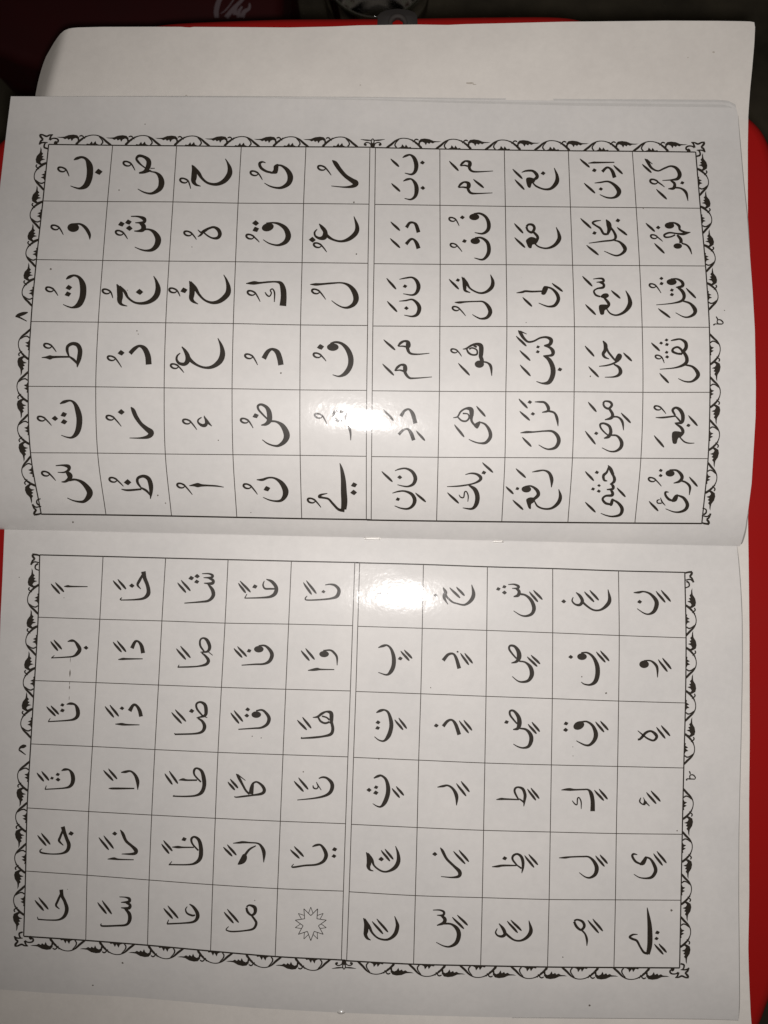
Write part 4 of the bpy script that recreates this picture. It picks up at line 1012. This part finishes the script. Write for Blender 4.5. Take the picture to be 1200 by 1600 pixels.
draw('''
P 1
R 30 860
C
s 350,282,3 380,280,16 410,282,10 535,283,4
f 248,260 318,340
f 282,250 350,325
C
s 970,165,34 980,215,28 1000,265,26 1010,310,28 1005,345,30 970,375,18 900,385,10 800,388,6
s 803,390,6 790,382,8 803,368,3
s 965,190,14 940,235,20 925,270,16 950,302,4
d 880,275,22
f 733,235 797,310
f 770,225 835,303
C
s 378,712,4 410,705,18 435,712,14 460,745,26 472,775,28 455,805,26 420,828,12 350,835,8 250,840,6
s 252,840,6 275,820,3
f 245,710 303,785
f 270,698 333,773
d 522,760,20
C
s 880,765,28 905,715,20 930,712,14 955,745,26 968,803,30
f 733,715 800,795
f 765,705 835,793
s 773,853,3 810,848,16 840,848,12 965,847,5
C
s 370,1203,4 400,1197,18 435,1205,14 455,1240,28 458,1285,28 435,1315,20 380,1328,10 225,1338,6
s 227,1338,5 243,1310,3
d 337,1207,18
d 337,1250,20
f 213,1220 285,1295
f 247,1213 310,1282
C
s 862,1255,30 890,1210,20 915,1212,18 940,1250,26 952,1298,28
d 803,1233,19
f 670,1218 740,1305
f 708,1207 778,1297
s 750,1357,3 800,1358,18 840,1362,12 940,1363,4
R 30 1160
C
s 330,222,4 355,212,18 390,215,12 415,250,28 420,300,30 400,340,22 350,357,10 200,367,6
s 202,367,6 212,337,3
d 301,250,18
d 256,279,16
d 303,290,20
f 138,237 193,305
f 175,225 233,298
C
s 795,235,4 830,230,18 870,225,12 905,255,20 925,305,26 926,370,3
s 698,360,3 740,360,14 900,360,8
f 658,217 735,300
f 697,205 765,287
C
s 340,658,30 352,700,26 370,750,24 388,800,28 375,845,24 330,868,12 250,872,8 175,862,12 163,845,8 180,830,3
s 340,690,14 320,740,16 312,770,16 345,805,4
d 405,711,23
f 143,725 212,808
f 172,708 243,798
C
s 790,683,4 810,715,22 835,770,20 880,810,20 912,845,30 895,870,20 800,872,3
d 746,712,21
f 622,742 700,840
f 660,728 738,830
s 690,912,3 740,908,18 780,914,10 895,917,5
C
s 328,1150,28 335,1200,24 355,1240,22 372,1300,28 355,1355,24 310,1385,12 230,1388,8 145,1382,8
s 147,1382,7 142,1362,3
s 325,1185,14 300,1240,16 288,1275,14 315,1302,4
f 122,1232 192,1315
f 152,1210 228,1305
C
s 783,1207,4 830,1210,8 860,1222,20 855,1245,20 795,1250,4
s 835,1252,12 865,1270,20 855,1295,22 795,1292,4
s 825,1297,12 860,1340,26 862,1390,26 835,1425,16 760,1432,12 655,1435,12 638,1425,8 643,1415,3
f 612,1250 683,1340
f 648,1235 723,1342
R 230 860
C
s 428,182,4 480,182,10 510,195,18 500,212,16 440,213,4
s 480,215,12 515,235,20 505,258,22 443,256,4
s 475,262,10 510,310,26 515,355,26 480,392,18 420,402,12 290,412,5
d 344,216,23
d 390,201,22
d 387,244,21
f 237,252 303,330
f 265,232 338,317
C
s 930,225,4 975,245,22 1008,290,26 1000,335,28 960,362,18 880,370,10 760,373,6
s 762,373,6 780,340,3
s 915,238,4 905,270,10 920,298,12 965,300,12 995,300,10
d 841,282,22
f 712,255 770,333
f 725,238 808,327
C
s 445,790,10 415,745,14 415,700,12 440,685,12 470,705,24 488,755,24 470,790,16 415,795,4
s 480,795,6 512,820,3
s 425,800,8 455,825,16 478,860,24 460,890,20 400,905,10 330,910,10 237,912,8
s 240,912,6 250,893,3
f 227,767 302,853
f 260,747 338,840
C
e 872,772,38,26
s 870,745,8 920,745,14 960,780,24 975,820,28 955,865,24 910,887,14 840,890,10 737,897,5
d 796,784,20
f 677,765 743,838
f 705,750 778,830
C
s 435,1295,10 390,1240,14 385,1200,14 415,1185,14 450,1205,24 460,1250,26 450,1290,20 385,1308,4
s 450,1300,6 470,1307,3
s 395,1310,10 430,1335,18 448,1375,26 430,1415,20 370,1432,12 215,1437,10
s 220,1437,8 212,1428,4
d 347,1254,22
f 190,1265 270,1353
f 218,1243 303,1337
C
e 852,1283,38,26
s 850,1253,8 900,1248,14 940,1285,22 952,1320,26 935,1360,22 890,1385,14 830,1390,10 712,1398,6
d 785,1242,20
d 778,1290,20
f 652,1268 718,1353
f 678,1250 748,1338
R 220 1170
C
s 470,260,10 420,205,12 418,165,16 440,152,12 475,175,22 492,230,30 495,290,28 475,340,26 430,365,14 350,372,10 250,370,8
s 252,370,5 262,362,3
s 297,245,3 330,240,18 360,245,12 440,245,10
f 187,193 247,280
f 222,173 290,273
C
s 745,195,4 765,225,20 795,280,16 820,325,14 850,355,14
s 755,200,8 818,248,3
s 860,355,36 868,300,28 880,268,14 910,260,12 950,290,20 965,325,24 945,350,20 880,362,12 800,372,12 745,378,8 730,372,4
f 680,258 735,323
f 698,235 760,308
C
s 450,795,10 405,745,12 395,705,16 420,688,14 455,715,24 470,780,30 465,850,30 430,890,20 370,905,10 218,905,8
s 222,905,6 243,880,3
s 243,768,3 290,768,18 330,770,10 415,770,8
d 338,706,22
f 162,743 222,820
f 177,715 247,800
C
s 720,738,3 770,733,14 800,730,16 850,733,10 910,738,10 940,760,18 962,810,26 960,888,3
s 900,757,6 850,785,14 815,828,18
p 800,822 826,830 829,862 812,890 785,903 757,905 766,880 782,850
f 645,767 715,840
f 675,748 747,832
C
s 380,1213,5 410,1235,18 440,1280,26 442,1320,26 410,1352,16 330,1362,10 205,1368,10
s 205,1368,8 218,1335,3
s 363,1232,3 350,1255,8 362,1285,12 400,1302,14 425,1300,10
f 178,1245 250,1328
f 210,1225 293,1325
C
s 825,1235,10 850,1222,12 890,1240,26 892,1280,22 865,1300,14 835,1275,18 825,1240,14
s 860,1295,12 890,1335,16 902,1365,18 880,1405,16 820,1420,10 720,1428,10 675,1420,8 668,1408,6 687,1388,3
f 650,1275 725,1363
f 675,1252 765,1358
R 430 870
C
s 390,220,4 430,215,10 470,225,18 498,260,24 485,305,26 440,325,14 350,335,10 250,338,8 235,325,8 250,305,3
d 377,272,17
f 220,200 285,295
f 243,185 322,288
C
e 382,760,38,25
s 375,733,8 430,730,12 460,750,16 482,785,14 484,848,3
s 255,888,3 300,882,18 330,878,20 360,880,10 462,881,5
f 202,732 268,812
f 237,715 308,803
C
s 293,1255,3 330,1250,14 365,1225,18 400,1210,12 435,1220,28 440,1260,28 438,1305,20
s 335,1252,12 355,1285,14 390,1300,14 425,1290,14
s 365,1245,10 400,1255,10 425,1275,12
s 440,1290,20 450,1345,22 435,1385,22 380,1402,14 300,1412,14 200,1418,8
s 202,1418,6 208,1408,3
f 172,1275 247,1353
f 213,1252 282,1340
C
s 800,290,3 830,286,14 860,290,10 960,292,4
f 985,240 1050,310
f 1015,232 1080,300
C
s 805,710,4 840,697,18 875,692,12 905,720,18 925,780,28 925,845,30 905,895,28 870,922,12 805,903,3
d 977,794,20
f 980,735 1048,812
f 1008,727 1070,795
C
s 790,1218,6 820,1203,20 855,1197,12 885,1220,18 905,1285,28 905,1340,30 885,1400,30 850,1438,14 810,1432,8 775,1405,3
d 803,1293,20
d 800,1337,20
f 933,1272 1000,1353
f 965,1258 1028,1343
R 420 1180
C
s 390,182,6 420,172,12 455,180,16 490,215,26 495,255,28 475,295,24 430,320,16 350,337,10 222,350,4
s 345,235,4 350,255,10 372,262,8 385,245,8 372,210,4
s 378,225,8 410,273,3
f 197,202 272,285
f 232,175 308,268
C
s 340,715,6 370,703,16 405,702,14 435,740,24 448,785,28 425,830,22 370,855,14 280,862,12 195,875,12 180,868,6 195,850,3
d 514,735,22
d 509,788,20
f 168,737 240,807
f 198,712 273,793
C
s 820,180,6 850,165,18 880,160,14 915,190,20 932,250,30 928,310,32 905,370,30 875,402,14 845,398,8 812,378,3
d 783,271,21
d 838,250,19
d 836,293,22
f 962,258 1023,333
f 995,243 1055,315
C
s 762,758,5 780,800,30 783,840,34 778,870,28 790,895,14 818,905,3
s 775,765,8 805,815,20 825,865,12 880,905,12 930,908,14 985,878,28 1012,830,30 1010,770,20 990,710,3
d 878,811,23
f 877,742 947,828
f 907,732 973,815
C
s 740,1272,5 760,1320,30 760,1370,34 755,1400,26 770,1430,18 797,1445,3
s 750,1278,8 785,1340,20 810,1390,14 860,1432,12 930,1440,16 985,1400,28 1005,1340,28 998,1300,16 983,1258,3
f 807,1298 893,1397
f 843,1278 932,1383
R 640 880
C
s 262,190,5 280,225,24 285,255,16 330,300,12 370,315,10 430,325,14 480,290,26 500,240,26 485,168,3
s 275,235,24 270,270,20 300,322,3
d 203,250,16
f 312,190 395,272
f 365,185 430,255
C
s 770,167,4 815,165,10 850,180,18 845,195,14 800,197,3
s 830,195,12 855,220,22 848,250,24 812,262,6
s 855,240,14 905,250,14 950,290,24 972,350,28 955,395,22 910,413,14 865,405,8 812,372,3
d 693,201,19
d 740,184,18
d 741,229,20
f 935,222 1003,303
f 967,210 1038,285
C
s 262,760,26 300,715,20 340,708,14 365,745,22 388,823,28
d 375,692,10
f 397,702 463,795
f 430,702 493,783
C
s 795,780,5 835,768,20 855,735,34 850,690,30 820,650,18 785,645,14 778,670,14 800,705,12 835,745,10
s 855,765,10 905,775,12 945,815,28 955,870,32 930,915,22 885,928,14 845,920,8 802,885,3
f 918,730 998,808
f 948,717 1020,788
C
s 262,1275,24 295,1235,20 330,1225,14 360,1260,24 388,1340,28
d 208,1268,20
f 387,1230 462,1328
f 423,1225 488,1307
C
s 808,1300,5 845,1290,24 858,1250,34 850,1200,28 815,1155,16 785,1155,14 785,1185,14 810,1220,12 840,1255,10
s 860,1290,10 910,1300,16 945,1340,28 950,1385,30 930,1430,22 890,1443,12 850,1435,8 810,1413,3
d 757,1241,20
f 925,1257 992,1333
f 955,1240 1017,1317
R 640 1190
C
s 217,200,4 260,192,16 300,187,12 340,215,18 367,270,26 367,343,3
f 365,170 442,270
f 402,153 468,238
C
s 850,295,10 822,240,14 825,210,14 850,200,12 885,215,20 902,260,22 898,300,18 892,350,3
s 855,290,8 890,315,12 895,330,8
s 677,297,3 715,292,16 750,293,12 855,297,8
f 920,213 987,303
f 947,205 1013,290
C
s 240,672,4 258,700,20 290,760,18 345,815,18 390,860,28 385,895,22 330,905,10 245,898,3
d 197,722,21
f 342,700 435,800
f 385,690 463,783
C
s 840,812,10 805,765,14 810,735,16 840,722,14 870,740,20 885,780,22 885,830,16 876,872,3
s 840,810,8 875,835,12
s 643,822,3 690,818,16 730,812,14 835,812,8
d 743,755,21
f 898,733 973,828
f 930,723 1003,808
C
s 182,1160,4 235,1160,10 268,1175,16 260,1200,16 213,1200,3
s 245,1200,12 275,1230,26 265,1260,24 213,1280,5
s 265,1265,14 325,1270,14 370,1305,28 385,1355,32 365,1415,28 315,1445,14 265,1440,8 208,1412,3
f 333,1215 425,1307
f 372,1198 455,1280
C
s 685,1303,4 672,1335,10 690,1360,12 725,1365,20 745,1345,24 730,1305,22 698,1265,4
s 740,1330,14 775,1365,16 820,1395,12 870,1398,14 920,1370,24 948,1320,28 932,1242,3
f 762,1245 845,1338
f 790,1237 875,1322
R 850 880
C
s 228,265,4 220,295,10 245,322,12 280,325,20 300,295,24 280,255,20 250,228,4
s 290,290,16 330,330,14 385,365,12 440,365,14 490,330,26 513,285,26 500,205,3
d 154,298,20
f 315,222 392,303
f 357,210 428,290
C
s 700,230,4 740,228,16 780,222,10 830,240,16 872,285,28 880,325,32 860,375,26 820,398,12 780,390,8 727,355,3
d 747,301,20
f 875,218 948,307
f 915,210 990,300
C
e 297,730,38,27
s 290,700,8 340,700,12 385,735,20 415,800,32 418,870,34 400,925,30 360,950,14 315,945,8 290,928,3
d 209,732,20
f 408,692 480,775
f 440,683 510,765
C
e 782,790,38,30
s 780,762,8 830,762,10 865,785,18 885,820,18 887,893,3
f 892,752 965,848
f 925,740 995,828
C
e 272,1268,45,32,-25
s 290,1240,10 335,1238,12 380,1270,20 405,1330,32 395,1380,28 360,1418,18 325,1422,12 285,1405,8 252,1387,3
d 172,1252,20
d 169,1302,21
f 402,1238 470,1320
f 440,1232 503,1305
C
s 733,1383,4 760,1365,18 795,1325,18 835,1312,14 870,1335,22 880,1360,20 855,1385,14 810,1370,12 770,1340,10 732,1308,3
s 733,1378,14 755,1375,12
f 878,1280 948,1370
f 915,1267 985,1350
R 850 1190
C
s 135,222,3 175,218,16 205,218,20 240,220,12 310,218,10 345,220,12 368,250,28 380,310,30 380,388,34
s 220,305,3 240,330,8 258,335,7 262,290,8 275,282,7 290,315,8 291,370,3
f 393,222 468,305
f 430,213 497,295
C
f 800,240 877,330
f 835,227 910,312
R 990 1235 24
s 275,270,12 235,360,44 235,430,44 300,500,36 370,525,50 440,520,56
p 350,255 385,280 450,385 500,430 480,500 400,540 340,520 365,470 385,400 375,330
s 440,430,60 530,520,34 600,590,22
R 850 1190
C
s 117,752,3 165,750,14 210,745,10 300,742,10 350,745,12 390,780,22 412,830,30 400,880,26 360,907,14 320,900,8 275,867,3
f 402,735 473,820
f 437,727 497,798
C
s 730,728,3 700,722,14 690,740,16 715,780,16 755,800,12
p 745,805 775,760 790,742 808,748 785,805
s 790,745,10 830,760,14 862,810,24 872,855,26 845,900,22 800,912,12 745,905,7 702,880,3
f 855,718 927,812
f 882,700 957,793
C
s 235,1245,14 260,1235,12 300,1250,18 315,1285,20 290,1315,16 255,1290,18 235,1250,16
s 285,1308,12 320,1345,12 335,1390,16 335,1440,3
f 342,1238 428,1340
f 380,1228 460,1325
C
s 806,1140,3 815,1200,18 825,1280,32 828,1370,38 825,1440,36 812,1505,28
s 815,1500,18 780,1490,16 750,1445,14 725,1400,16 690,1385,16 670,1370,16 695,1352,12 732,1350,3
d 886,1335,20
d 879,1382,18
f 862,1425 933,1507
f 897,1422 958,1492
R 1065 1195 40
N
s 475,400,50 520,480,65 545,590,45
s 600,630,40 540,650,50 510,720,55 515,800,55 525,870,60
s 560,640,45 670,620,60 780,680,60 860,790,55 850,860,40 800,895,50 680,890,50 500,885,60 380,875,50 310,900,60
s 330,900,60 310,945,90 290,980,50
R 0 1080 3.81
N
s 112,350,4 122,335,12 140,328,20 157,325,6
s 112,350,6 125,358,8 153,379,3
''')
